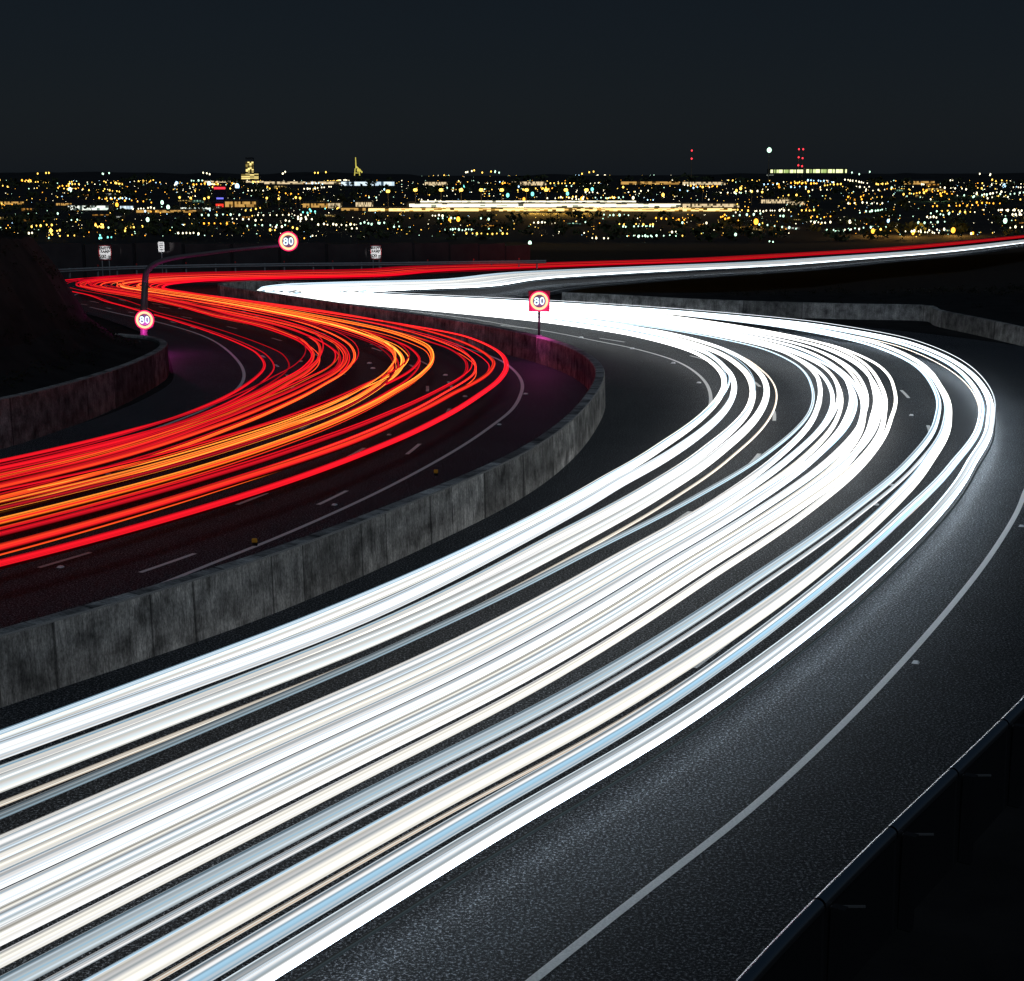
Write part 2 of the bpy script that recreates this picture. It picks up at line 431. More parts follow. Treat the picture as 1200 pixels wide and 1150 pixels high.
# ------------------------------------------------------------------ concrete walls
def wall_mesh(name, P, h, w, material, joint=3.2, cap=.03, base_w=None, z0=-.05):
    """concrete wall swept along P with chamfered top and a groove at every panel joint"""
    P = np.asarray(P, float); d = np.r_[0, np.cumsum(np.linalg.norm(P[1:, :2] - P[:-1, :2], axis=1))]
    ss = set(np.round(np.linspace(0, d[-1], max(3, int(d[-1] / .8))), 3)); groove = {}
    k = joint
    while k < d[-1] - .1:
        for o_, g in ((-.03, 0), (-.018, 1), (.018, 1), (.03, 0)):
            ss.add(round(k + o_, 3)); groove[round(k + o_, 3)] = g
        k += joint
    ss = sorted(ss); keep = [s for s in ss if s in groove or not any(abs(s - q) < .06 for q in groove)]
    ss = np.array(keep)
    Q = np.stack([np.interp(ss, d, P[:, j]) for j in range(3)], 1); n = normals2d(Q)
    hh = np.interp(ss, d, h) if isinstance(h, np.ndarray) else np.interp(ss, np.linspace(0, d[-1], len(np.atleast_1d(h))), np.atleast_1d(h)) if np.ndim(h) else np.full(len(ss), h)
    bw = base_w or w + .06
    v = []; uv = []; f = []
    for i, s in enumerate(ss):
        g = .03 if groove.get(round(float(s), 3), 0) else 0
        H = hh[i]
        prof = [(-bw/2 + g, z0), (-w/2 + g, H - cap), (-w/2 + cap + g, H - g), (w/2 - cap - g, H - g), (w/2 - g, H - cap), (bw/2 - g, z0)]
        for o_, z in prof:
            v.append((Q[i, 0] + n[i, 0] * o_, Q[i, 1] + n[i, 1] * o_, Q[i, 2] + z))
        uv += [(s, z0), (s, H), (s, H + .1), (s, H + .3), (s + 31.7, H), (s + 31.7, z0)]
    m = 6
    for i in range(len(ss) - 1):
        for j in range(m - 1):
            f.append((i*m + j, i*m + j + 1, (i+1)*m + j + 1, (i+1)*m + j))
    f.append(tuple(range(m - 1, -1, -1))); f.append(tuple((len(ss) - 1) * m + j for j in range(m)))
    o = mesh_obj(name, v, f, material, uvs=uv)
    bm = bmesh.new(); bm.from_mesh(o.data); bmesh.ops.recalc_face_normals(bm, faces=bm.faces); bm.to_mesh(o.data); bm.free()
    return o
tw = np.linspace(0, 26, 260)
tag(wall_mesh('median_barrier', across(tw, -.012, 'E'), np.interp(tw, [0, 16.5, 18, 19.5, 21, 26], [1.12, 1.12, .95, .55, .32, .32]), .34, M_CONC, 9999),
    'long stained concrete median wall curving between the red and the white light trails', 'concrete barrier')
LW = sm([(-30,18,0),(-25.5,26,0),(-21,34,0),(-17.6,40,0),(-15.3,45.3,0),(-14.35,51,0),(-14,57.2,0),(-14.15,62,0),(-14.7,64.4,0),(-15.8,66.2,0),(-17.4,67.2,0)])
tag(wall_mesh('retaining_wall', LW, [1.6,1.6,1.6,1.6,1.58,1.5,1.36,1.24,1.2,1.2], .3, M_CONC_C, 9999, z0=-.1),
    'dark concrete retaining wall with rounded end below the left slope', 'retaining wall')
RW = sm([list(at(x, y, 0)) for x, y in [(1215,408),(1200,404),(1150,392),(1100,381),(1085,375),(1000,373),(900,370),(800,366),(720,361),(660,358)]])
tag(wall_mesh('roadside_wall', RW, .82, .3, M_CONC_B, 9999, z0=-.1),
    'pale patchy concrete wall on the outside of the white bend', 'concrete wall')

# near barrier at the lower right: dark panels under a pale steel cap rail, with posts behind
NB = sm([(-7.2,-3.5,0),(-3,3.8,0),(2.05,12.3,0),(3.4,14.4,0),(6.9,19.6,0),(9.9,24.3,0),(13.5,31,0),(17.2,40,0),(20.3,50,0)])
NBr, nbs = resample(NB, .5)
M_BRK = mat('dull_bracket_steel', (.12, .12, .12), .6)
nb = thing('crash_barrier', NBr[0], 'black crash barrier with thin bright top rail in the lower right corner', 'crash barrier')
loc0 = Vector(NBr[0])
def local(P): return np.asarray(P) - np.array(loc0)
pw = wall_mesh('panel', local(NBr), 1.06, .1, M_DARK, 2.0, cap=.01, z0=-.1); pw.parent = nb
nn = normals2d(NBr)
seg = 0
d_ = 0
while d_ < nbs[-1] - 2.0:
    a, b_ = d_ + .02, d_ + 1.98
    ssm = np.linspace(a, b_, 5)
    Q = np.stack([np.interp(ssm, nbs, NBr[:, j]) for j in range(3)], 1)
    m = MB(); m.tube([tuple(q + np.array([0, 0, 1.085]) - np.array(loc0)) for q in Q], .075, 14, cap=False)
    m.build('cap_rail', M_RAIL, nb, True)
    i = int(np.argmin(abs(nbs - d_))); q = NBr[i]; n_ = nn[i]
    ang = math.atan2(n_[1], n_[0])
    m = MB(); m.box((q[0] + n_[0]*.16 - loc0.x, q[1] + n_[1]*.16 - loc0.y, .5), (.14, .1, 1.1), ang)
    pst = m.build('post', M_DARK, nb)
    m = MB(); m.box((q[0] + .22 - loc0.x, q[1] + .02 - loc0.y, 1.0), (.38, .02, .02), 0)
    m.build('bracket', M_BRK, nb)
    d_ += 2.0

# kerb on the left shoulder and the cut slope behind the retaining wall
KB = sm([(-17.6,66.6,0),(-19.9,74.5,0),(-22.9,83.6,0),(-25,88.2,0),(-29.4,94.8,0),(-34.5,101,0),(-38.5,108,0),(-38.6,114,0)])
tag(wall_mesh('kerb', KB, .16, .18, M_CONC_B, 3.0, cap=.02), kind='structure')
ev = []; ef = []
PR = [(.16, 0), (.9, .05), (2.0, .35), (3.1, 1.1), (4.2, 2.9), (5.3, 4.5), (8, 4.9), (20, 5.1), (45, 5.3)]
LWr, ls = resample(LW, 1.2); nl = normals2d(LWr); hw = np.interp(np.linspace(0, 1, len(LWr)), np.linspace(0, 1, 10), [1.6,1.6,1.6,1.6,1.58,1.5,1.36,1.24,1.2,1.2])
sgn = -1
for i in range(len(LWr)):
    for o_, h_ in PR:
        k = 1.0 if i < len(LWr) - 3 else (.9, .75, .6)[i - len(LWr) + 3]
        dx, dy = nl[i] * sgn
        if i > len(LWr) - 5: dx, dy = -.97, .0
        jit = (random.random() - .5) * .25 * min(1, h_)
        ev.append((LWr[i, 0] + dx * o_, LWr[i, 1] + dy * o_, hw[i] - .12 + h_ * k + jit))
for o_, h_ in PR: ev.append((LWr[-1, 0] - .97 * o_, LWr[-1, 1] + 2.0 + o_ * .12, .05 + .2 * h_))
for o_, h_ in PR: ev.append((LWr[-1, 0] - .97 * o_, LWr[-1, 1] + 7 + o_ * .3, -.1))
m_ = len(PR)
for i in range(len(LWr) + 1):
    for j in range(m_ - 1): ef.append((i*m_ + j, i*m_ + j + 1, (i+1)*m_ + j + 1, (i+1)*m_ + j))
eo = mesh_obj('embankment', ev, ef, M_SOIL); eo['kind'] = 'structure'
bm = bmesh.new(); bm.from_mesh(eo.data); bmesh.ops.recalc_face_normals(bm, faces=bm.faces); bm.to_mesh(eo.data); bm.free()

# ------------------------------------------------------------------ light trails of the traffic: real strings of light 0.5-0.95 m above the lanes
LANE = {
    'B1a': [0.25, 0.249, 0.234, 0.212, 0.207, 0.198, 0.224, 0.274, 0.323, 0.357, 0.396, 0.43, 0.43, 0.378, 0.315, 0.26, 0.22],
    'B1b': [0.26, 0.26, 0.264, 0.262, 0.245, 0.233, 0.268, 0.312, 0.349, 0.381, 0.434, 0.47, 0.48, 0.427, 0.364, 0.309, 0.27],
    'B2a': [0.33, 0.33, 0.334, 0.321, 0.306, 0.311, 0.329, 0.367, 0.396, 0.424, 0.465, 0.519, 0.552, 0.497, 0.43, 0.372, 0.33],
    'B2b': [0.34, 0.34, 0.34, 0.34, 0.34, 0.342, 0.359, 0.396, 0.435, 0.466, 0.515, 0.581, 0.605, 0.549, 0.481, 0.422, 0.38],
    'G': [0.42, 0.419, 0.406, 0.389, 0.397, 0.424, 0.463, 0.513, 0.556, 0.602, 0.638, 0.642, 0.632, 0.587, 0.532, 0.484, 0.45],
    'Ci': [0.47, 0.467, 0.46, 0.452, 0.452, 0.468, 0.492, 0.528, 0.568, 0.606, 0.649, 0.665, 0.669, 0.622, 0.565, 0.515, 0.48],
    'Co': [0.66, 0.659, 0.654, 0.648, 0.645, 0.662, 0.687, 0.715, 0.78, 0.851, 0.904, 0.932, 0.988, 1.018, 0.883, 0.765, 0.68],
    'B4': [0.7, 0.7, 0.7, 0.706, 0.717, 0.736, 0.766, 0.809, 0.88, 0.953, 1.013, 1.055, 1.053, 0.97, 0.87, 0.782, 0.72],
    'B5': [0.77, 0.77, 0.771, 0.78, 0.794, 0.796, 0.803, 0.834, 0.897, 0.978, 1.053, 1.11, 1.042, 0.974, 0.892, 0.821, 0.77],
    'B5t': [0.78, 0.78, 0.781, 0.796, 0.819, 0.833, 0.853, 0.903, 0.984, 1.049, 1.124, 1.181, 1.105, 1.029, 0.937, 0.857, 0.8],
    'B5b': [0.82, 0.82, 0.82, 0.824, 0.828, 0.832, 0.855, 0.908, 0.989, 1.064, 1.131, 1.181, 1.111, 1.041, 0.957, 0.883, 0.83],
    'B6': [0.86, 0.86, 0.862, 0.872, 0.884, 0.887, 0.888, 0.928, 1.012, 1.088, 1.164, 1.195, 1.13, 1.065, 0.987, 0.919, 0.87],
    'r9': [0.33, 0.33, 0.33, 0.324, 0.319, 0.317, 0.307, 0.29, 0.267, 0.238, 0.207, 0.168, 0.198, 0.228, 0.249, 0.267, 0.28],
    'r8b': [0.39, 0.39, 0.39, 0.4, 0.407, 0.388, 0.383, 0.357, 0.308, 0.269, 0.259, 0.238, 0.201, 0.181, 0.233, 0.278, 0.31],
    'r8a': [0.39, 0.39, 0.39, 0.4, 0.413, 0.404, 0.395, 0.375, 0.341, 0.325, 0.327, 0.324, 0.304, 0.313, 0.324, 0.333, 0.34],
    'r7': [0.46, 0.46, 0.46, 0.463, 0.466, 0.456, 0.437, 0.403, 0.366, 0.347, 0.345, 0.381, 0.379, 0.377, 0.374, 0.372, 0.37],
    'r6a': [0.52, 0.52, 0.52, 0.52, 0.519, 0.515, 0.51, 0.5, 0.478, 0.439, 0.404, 0.399, 0.409, 0.407, 0.404, 0.402, 0.4],
    'r6b': [0.52, 0.52, 0.52, 0.521, 0.523, 0.526, 0.528, 0.516, 0.496, 0.463, 0.44, 0.433, 0.43, 0.428, 0.425, 0.422, 0.42],
    'r5a': [0.58, 0.58, 0.58, 0.584, 0.6, 0.591, 0.571, 0.56, 0.547, 0.524, 0.513, 0.517, 0.495, 0.491, 0.487, 0.483, 0.48],
    'r5b': [0.59, 0.59, 0.59, 0.589, 0.585, 0.579, 0.574, 0.574, 0.571, 0.545, 0.526, 0.529, 0.523, 0.517, 0.51, 0.504, 0.5],
    'r5c': [0.65, 0.65, 0.65, 0.647, 0.62, 0.6, 0.588, 0.568, 0.527, 0.485, 0.475, 0.494, 0.487, 0.48, 0.472, 0.465, 0.46],
    'r5d': [0.58, 0.58, 0.58, 0.579, 0.569, 0.557, 0.546, 0.548, 0.558, 0.56, 0.567, 0.609, 0.593, 0.577, 0.558, 0.542, 0.53],
    'r4a': [0.65, 0.65, 0.65, 0.652, 0.67, 0.691, 0.703, 0.706, 0.693, 0.661, 0.636, 0.62, 0.576, 0.575, 0.577, 0.579, 0.58],
    'r4b': [0.72, 0.72, 0.72, 0.72, 0.72, 0.728, 0.736, 0.729, 0.711, 0.684, 0.674, 0.684, 0.705, 0.719, 0.675, 0.637, 0.61],
    'r4c': [0.72, 0.72, 0.72, 0.721, 0.732, 0.751, 0.764, 0.751, 0.723, 0.706, 0.721, 0.748, 0.786, 0.747, 0.7, 0.659, 0.63],
    'r3a': [0.78, 0.78, 0.78, 0.78, 0.771, 0.769, 0.787, 0.802, 0.795, 0.764, 0.731, 0.723, 0.751, 0.728, 0.701, 0.677, 0.66],
    'r3b': [0.79, 0.79, 0.79, 0.79, 0.79, 0.796, 0.812, 0.82, 0.809, 0.782, 0.774, 0.805, 0.86, 0.815, 0.761, 0.714, 0.68],
    'r3c': [0.85, 0.85, 0.85, 0.849, 0.828, 0.803, 0.825, 0.829, 0.807, 0.786, 0.79, 0.836, 0.885, 0.839, 0.783, 0.735, 0.7],
    'r2': [0.85, 0.85, 0.85, 0.85, 0.84, 0.827, 0.838, 0.848, 0.859, 0.878, 0.945, 1.032, 1.073, 0.992, 0.895, 0.81, 0.75],
    'r1': [0.91, 0.91, 0.91, 0.91, 0.895, 0.864, 0.881, 0.906, 0.932, 0.957, 1.015, 1.097, 1.129, 1.121, 1.001, 0.895, 0.82],
}
for k_, a_ in LANE.items():                              # beyond the far turn the lanes draw together
    f_ = .38 + (a_[-1] - .22) * .5 if k_[0] != 'r' else .10 + (a_[-1] - .28) * .62
    a_ += [a_[-1], a_[-1] * .85 + f_ * .15, a_[-1] * .55 + f_ * .45, a_[-1] * .2 + f_ * .8, f_]
NPHI = 36
PHI = np.linspace(0, 2 * math.pi, NPHI, endpoint=False)
def lane_u(key, t): return np.interp(t, np.arange(len(LANE[key])), LANE[key])
def light_trail(name, side, ufun, z, rx, rz, cols, gain, label, group, seed, contrast=.5, t0=0.25, t1=27.6, under=(.2, .15), fade=(-.92, -.5)):
    """tube swept along the lane; every strip round the section is one streak of the lamps that passed"""
    g = np.random.default_rng(seed)
    t = np.r_[np.arange(t0, 20, .125), np.arange(20, t1, .25)]
    P = across(t, ufun(t), side)
    for _ in range(2):
        P[1:-1] = (P[:-2] + 2 * P[1:-1] + P[2:]) / 4
    P[:, 2] += z
    n = normals2d(P); k = len(P)
    swell = np.interp(t, [0, 4, 6, 7, 9, 12, 15, 18, 22, 28], [.96, .94, .9, .78, .56, .5, .58, .72, .95, 1.6])
    cs, sn = np.cos(PHI), np.sin(PHI)
    rx *= .86; rz *= .82
    X = P[:, None, 0] + n[:, None, 0] * cs[None] * (rx * swell)[:, None]
    Y = P[:, None, 1] + n[:, None, 1] * cs[None] * (rx * swell)[:, None]
    Z = P[:, None, 2] + sn[None] * (rz * swell)[:, None]
    V = np.stack([X, Y, Z], -1).reshape(-1, 3)
    F = []
    for i in range(k - 1):
        for j in range(NPHI):
            F.append((i*NPHI + j, i*NPHI + (j+1) % NPHI, (i+1)*NPHI + (j+1) % NPHI, (i+1)*NPHI + j))
    F.append(tuple(range(NPHI - 1, -1, -1))); F.append(tuple((k-1)*NPHI + j for j in range(NPHI)))
    o = mesh_obj(name, V, F, M_TRAIL, smooth=True)
    st = 1 - contrast + contrast * 1.6 * g.random(NPHI)
    st = .86 * st + .07 * np.roll(st, 1) + .07 * np.roll(st, -1)
    ci = g.integers(0, len(cols), NPHI)
    base = np.array([cols[c] for c in ci]) * st[:, None]
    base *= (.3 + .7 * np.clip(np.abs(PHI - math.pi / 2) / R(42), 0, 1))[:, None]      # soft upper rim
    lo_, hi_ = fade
    low = np.clip((sn - lo_) / (hi_ - lo_), 0, 1)               # underside glow set apart, to shape the light on the road
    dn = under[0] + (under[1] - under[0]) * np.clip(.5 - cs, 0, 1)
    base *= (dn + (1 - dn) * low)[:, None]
    gt = np.interp(t, [p[0] for p in gain], [p[1] for p in gain])
    col = base[None] * gt[:, None, None]
    if side == 'L': col[:, :, 1] *= np.interp(t, [14, 18], [1, .28])[:, None]      # less green past the far turn, for a purer red
    col = col.reshape(-1, 3)
    at_ = o.data.attributes.new('glow', 'FLOAT_COLOR', 'POINT')
    at_.data.foreach_set('color', np.c_[col, np.ones(len(col))].astype(np.float32).ravel())
    return tag(o, label, 'light trail', group)

WHT, COOL, CREAM, BLUE, GREY = (1, 1, 1), (.78, .93, 1.05), (1, .97, .88), (.33, .54, .70), (.62, .70, .73)
GW = [(0, 1.05), (3, 1.2), (4.5, 1.6), (6, 2.8), (8, 3.8), (12, 4.0), (16, 2.6), (19, 1.5), (22, .9), (28, .7)]
GB = [(0, .85), (3, .95), (5, 1.4), (6, 2), (8, 3.5), (12, 3.8), (16, 2.6), (19, 1.5), (22, .9), (28, .7)]
gW = 'white headlight trails through the bend'
def key(k, du=0.0, sway=0.0, ph=0.0):
    return lambda t: lane_u(k, t) + du + sway * np.sin(np.asarray(t) * .55 + ph) * np.clip((np.asarray(t) - 2) / 4, 0, 1)
H = 'headlight_trail'
WH = [
 ('B1a', .000, .66, .16, .15, [WHT, CREAM, GREY], GW, 'cream white headlight trail nearest the median wall'),
 ('B1a', .014, .84, .05, .04, [BLUE, COOL], GB, 'thin blue headlight trail just above the one nearest the median wall'),
 ('B1b', .000, .64, .16, .15, [WHT, COOL, WHT], GW, 'white headlight trail second from the median wall'),
 ('B2a', .000, .66, .17, .16, [WHT, WHT, CREAM], GW, 'broad white headlight trail in the middle of the lane beside the median wall'),
 ('B2b', .000, .63, .17, .15, [WHT, GREY, CREAM], GW, 'grey streaked headlight trail on the lower side of the lane beside the median wall'),
 ('B2b', .026, .50, .045, .04, [CREAM, (.7, .55, .4)], GB, 'thin brownish headlight trail below the lane beside the median wall'),
 ('G', .000, .64, .075, .06, [BLUE, COOL, GREY], [(0, .3), (3, .6), (5, 1.3), (8, 3), (18, 3), (22, .9), (28, .8)], 'single slim blue grey headlight trail in the dark gap above the widest bundle'),
 ('B4', .000, .66, .12, .11, [COOL, BLUE, GREY], GB, 'slim blue headlight trail just below the widest bundle'),
 ('B4', .016, .58, .05, .05, [BLUE, WHT], GB, 'hairline white headlight trail under the slim blue one below the widest bundle'),
 ('B5', .000, .66, .165, .15, [WHT, GREY, CREAM], GW, 'grey white headlight trail with a dark slit beneath, between two blue ones'),
 ('B5t', .000, .52, .03, .03, [(.7, .5, .35), CREAM], GB, 'hairline brown headlight trail in the dark slit of the outer pair'),
 ('B5b', .000, .64, .13, .12, [COOL, BLUE, WHT], GW, 'bright blue headlight trail beside the dark slit'),
 ('B6', .000, .66, .165, .15, [WHT, COOL, COOL, GREY], GW, 'outermost white headlight trail closest to the worn edge line'),
 ('B6', .012, .46, .03, .03, [GREY, GREY, BLUE], [(0, .06), (6, .12), (12, .3), (28, .3)], 'faint grey streak along the lower rim of the outermost headlight trail'),
]
for i, (k, du, z, rx, rz, cols, gn, lab) in enumerate(WH):
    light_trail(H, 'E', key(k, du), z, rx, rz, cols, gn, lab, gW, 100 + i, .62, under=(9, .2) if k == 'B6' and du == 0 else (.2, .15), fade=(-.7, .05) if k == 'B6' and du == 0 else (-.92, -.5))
ND = 13
for i in range(ND):
    v = (i + .5) / ND
    v0 = v + .02 * math.sin(i * 2.3)
    amp = .05 * math.sin(i * 1.7 + 1); ph = i * 2.1
    def uf(t, v0=v0, amp=amp, ph=ph):
        t = np.asarray(t, float)
        w_ = np.clip((t - 4.5) / 2.5, 0, 1) * np.clip((12 - t) / 3, 0, 1)
        q = np.clip(v0 + amp * 2.2 * np.sin(t * .8 + ph) * w_, 0, 1)
        return lane_u('Ci', t) * (1 - q) + lane_u('Co', t) * q
    cols = [[WHT, COOL, WHT], [WHT, CREAM, COOL], [COOL, GREY, WHT], [WHT, COOL, GREY], [CREAM, WHT, CREAM]][(i * 3) % 5 if i < ND - 2 else 4]
    if i == 4: cols = [BLUE, COOL, COOL]
    light_trail(H, 'E', uf, .64 + .12 * math.sin(i * 3.1), .105 + .02 * math.cos(i * 5), .095, cols, GW,
        {0: 'upper edge trail of the widest white headlight bundle', 4: 'blue headlight trail inside the widest white bundle', ND - 1: 'cream lower edge trail of the widest white headlight bundle'}.get(i, 'white headlight trail packed inside the widest bundle in the middle lane'),
        'white headlight trails of the middle bundle', 200 + i, .46)

# hairline strands: thin companions added in the same lanes for finer streaks
gh = np.random.default_rng(77)
for i, k in enumerate(['B1a', 'B1b', 'B2a', 'B2a', 'B5', 'B6', 'Ci']):
    light_trail(H, 'E', key(k, float(gh.uniform(-.01, .01))), float(gh.uniform(.7, .86)), .026, .024, [[COOL, BLUE], [WHT, COOL], [CREAM, WHT], [BLUE, GREY]][i % 4],
        [(0, .5 + .5 * gh.random()), (5, 1), (8, 2), (16, 2), (22, .7), (28, .5)], 'hairline trail riding above the thick white headlight trails', 'hairline white trails', 500 + i, .5, under=(.3, .3))
RED, DEEP, ORG, HOT = (1.0, .010, .022), (.5, .006, .016), (1.25, .19, .016), (1.8, .58, .07)
GR = [(0, 1.0), (6, 1.05), (12, 1.1), (17, 1.0), (22, .85), (28, .6)]
GO = [(0, .9), (4, 1.1), (6.5, 2.0), (9, 2.3), (14, 2.0), (18, 1.6), (22, .8), (28, .6)]
gR = 'red tail light trails through the bend'
T_ = 'taillight_trail'
RT = [
 ('r9', 0, .78, .13, .12, [RED, RED, RED, (1.1, .05, .02)], GO, .4, 'red orange tail light trail nearest the median wall'),
 ('r8b', 0, .78, .13, .12, [RED, (1.1, .05, .02)], GR, .2, 'broad red tail light trail second from the median wall'),
 ('r8a', 0, .82, .07, .06, [RED, ORG, RED], GO, .4, 'slim orange tail light trail beside the broad red one near the median wall'),
 ('r7', 0, .78, .10, .09, [RED, DEEP], GR, .3, 'dim red tail light trail fourth from the median wall'),
 ('r6a', 0, .80, .14, .12, [ORG, ORG, RED], GO, .4, 'bright orange tail light trail on the wall side of the middle lanes'),
 ('r6b', .012, .70, .07, .06, [DEEP, RED], GR, .4, 'dark red trail touching the bright orange one of the middle lanes'),
 ('r5d', 0, .85, .09, .08, [(.12, .006, .012), DEEP], GR, .4, 'dull maroon tail light trail between two orange ones'),
 ('r5a', 0, .80, .14, .12, [ORG, RED, HOT], GO, .5, 'yellow orange tail light trail, the hottest in the middle of the red stream'),
 ('r5b', 0, .78, .09, .08, [RED, ORG], GO, .4, 'orange red trail beside the hottest yellow one'),
 ('r5c', -.01, .80, .10, .09, [RED], GR, .3, 'plain red trail just above the hottest yellow one'),
 ('r5c', .018, .95, .05, .05, [RED, DEEP], GR, .5, 'hairline red trail above the hottest yellow one'),
 ('r4a', 0, .78, .10, .09, [RED, RED, ORG], GO, .3, 'orange tinted red trail above the dark gap of the red stream'),
 ('r4b', 0, .80, .11, .10, [RED, RED, (1.15, .07, .02)], GR, .25, 'broad red trail at the middle of the far lanes'),
 ('r4c', 0, .82, .10, .09, [RED, DEEP], GR, .4, 'red trail with dark streaks in the far lanes'),
 ('r4b', .022, .95, .035, .03, [DEEP, ORG], GR, .5, 'hairline dark orange trail in the far lanes'),
 ('r3a', 0, .78, .12, .10, [RED, (1.15, .08, .02)], GR, .25, 'broad red trail bordering the far lane group'),
 ('r3b', 0, .80, .11, .10, [RED, RED, ORG, RED, RED], GR, .35, 'red trail with orange rim at the tight inner bend'),
 ('r3c', 0, .82, .10, .10, [RED], GR, .3, 'red trail hugging the tight inner bend'),
 ('r3b', .022, 1.0, .04, .04, [DEEP], GR, .5, 'hairline dark red trail at the tight inner bend'),
 ('r2', 0, .78, .05, .05, [DEEP, RED], [(0, 1), (6, .8), (8, .6), (12, .9), (28, .7)], .4, 'thin dim red trail alone between the inner bend and the left edge'),
 ('r1', 0, .78, .085, .08, [RED], GR, .25, 'red tail light trail farthest left beside the left edge line'),
 ('r1', -.028, .74, .05, .05, [RED, DEEP], GR, .4, 'slim red trail next to the one farthest left'),
]
for i, (k, du, z, rx, rz, cols, gn, ct, lab) in enumerate(RT):
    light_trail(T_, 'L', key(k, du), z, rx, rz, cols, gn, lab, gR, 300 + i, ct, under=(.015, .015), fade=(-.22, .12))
for i, k in enumerate(['r9', 'r8b', 'r8a', 'r7', 'r6a', 'r6a', 'r5a', 'r5b', 'r5c', 'r4a', 'r4a', 'r4b', 'r4c', 'r3a', 'r3c', 'r3b', 'r5d', 'r5a']):
    du = float(gh.uniform(-.024, .024))
    light_trail(T_, 'L', key(k, du), float(gh.uniform(.62, 1.02)), float(gh.uniform(.028, .05)), .03, ([ORG, HOT], [RED, ORG], [RED, DEEP], [ORG, RED, HOT])[i % 4] if k[1] in '56' else ([RED], [RED, DEEP], [RED, RED, ORG])[i % 3],
        [(0, .6 + .5 * gh.random()), (5, 1.1), (8, 1.9), (14, 1.8), (18, 1.3), (22, .7), (28, .5)], 'hairline strand among the thick red tail light trails', 'hairline red trails', 600 + i, .5, under=(.02, .02), fade=(-.3, .1))

# ------------------------------------------------------------------ electronic speed signs
M_RING = glow('red_led_ring', (1.6, .03, .2), 1.0, True)
M_CORE = glow('orange_led_ring', (2.2, .95, .5), 1.0, True)
M_DIGIT = glow('white_led_digits', (1.3, 1.7, 2.1), 1.0)
M_FACE = mat('sign_led_face', (.1, .13, .15), .7)
def torus(r, th, n=40, m=8, ry=None, cx=0, cz=0, y=0):
    m_ = MB(); m_.tube([(cx + r * math.cos(2*math.pi*k/n), y, cz + (ry or r) * math.sin(2*math.pi*k/n)) for k in range(n)], th, m, closed=True); return m_
def speed_sign(pos, size, label, square=True, power=50):
    """electronic 80 sign; its face looks along -Y (towards the camera)"""
    t = thing('speed_sign', pos, label, 'speed sign', 'electronic speed signs')
    r = size / 2
    m = MB()
    if square: m.box((0, .12, 0), (size * 1.08, .2, size * 1.08), 0, .03)
    else: m.box((0, .12, 0), (size * .9, .2, size * .9), 0, .1)
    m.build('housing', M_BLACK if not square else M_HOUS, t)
    m = MB(); n = 40
    m.add([(r*.9*math.cos(2*math.pi*k/n), y, r*.9*math.sin(2*math.pi*k/n)) for y in (.015, -.0) for k in range(n)],
          [tuple(range(n, 2*n))] + [(k, (k+1) % n, n + (k+1) % n, n + k) for k in range(n)])
    m.build('face', M_FACE, t)
    ring = torus(r*.80, r*.13, y=-.03).build('led_ring', M_CORE, t, True)
    torus(r*.97, r*.075, y=-.02).build('outer_ring', M_RING, t, True)
    a = r*.15
    m = MB(); th = r*.062
    for cz, rr, ww in ((r*.19, r*.14, r*.16), (-r*.15, r*.18, r*.19)):
        m2 = torus(ww, th, 24, 8, rr, -r*.28, cz, -.04); m.add(m2.v, m2.f)
    m2 = torus(r*.17, th, 28, 8, r*.34, r*.29, .01, -.04); m.add(m2.v, m2.f)
    m.build('digits', M_DIGIT, t, True)
    ld = bpy.data.lights.new('sign_glow', 'POINT'); ld.energy = power; ld.color = (1, .06, .55); ld.shadow_soft_size = .25
    lo = bpy.data.objects.new('sign_glow', ld); C.objects.link(lo); lo.parent = t; lo.location = (0, -.6, -r * 1.5)
    return t
M_HOUS = mat('red_lit_housing', (.35, .03, .06), .5)  # red light of the sign put into the housing's colour
D1 = 69.0
gp = at_d(170, 415, 70.2)
pole = thing('mast_arm_pole', (gp.x, gp.y, 0), 'tall dark steel pole with a long curved arm reaching over the red lanes', 'sign gantry')
pts = []
for x, y in [(170, 330), (171, 322), (174, 316), (180, 310.5), (190, 306), (206, 302), (235, 298), (270, 293.5), (310, 289.5), (340, 287)]:
    p = at_d(x, y, 70.2); pts.append((p.x - gp.x, 0, p.z))
m = MB(); m.tube([(0, 0, -.3), (0, 0, 1.5), pts[0]], [.19, .17, .155], 12); m.build('pole', M_POLE, pole, True)
m = MB(); sp_ = spline(np.array(pts), 5); m.tube(sp_, list(np.linspace(.155, .06, len(sp_))), 12); m.build('arm', M_POLE, pole, True)
m = MB(); m.box((0, 0, .02), (.5, .5, .06), 0, .02)
for sx in (-.18, .18):
    for sy in (-.18, .18): m.tube([(sx, sy, .03), (sx, sy, .1)], .025, 6)
m.build('base_plate', M_STEEL, pole)
speed_sign(at_d(338, 283, 69.9), .84, 'round glowing 80 sign hanging from the long arm over the red lanes', False, 30)
speed_sign(at_d(169.5, 375, 69.8), .84, 'round glowing 80 sign on the upright of the left pole', False, 170)
sp3 = at_d(632, 353, 66.6)
speed_sign(sp3, .84, 'square backed 80 sign on a short post on the median wall', True, 60)
sp = thing('sign_post', (sp3.x, 66.85, 1.1), 'slim post carrying the 80 sign on top of the median wall', 'sign post')
m = MB(); m.tube([(0, 0, 0), (0, 0, sp3.z - 1.1 - .3)], .055, 10); m.build('post', M_DARK, sp, True)
m = MB(); m.box((0, 0, .03), (.26, .22, .06), 0, .015); m.build('base_plate', M_STEEL, sp)

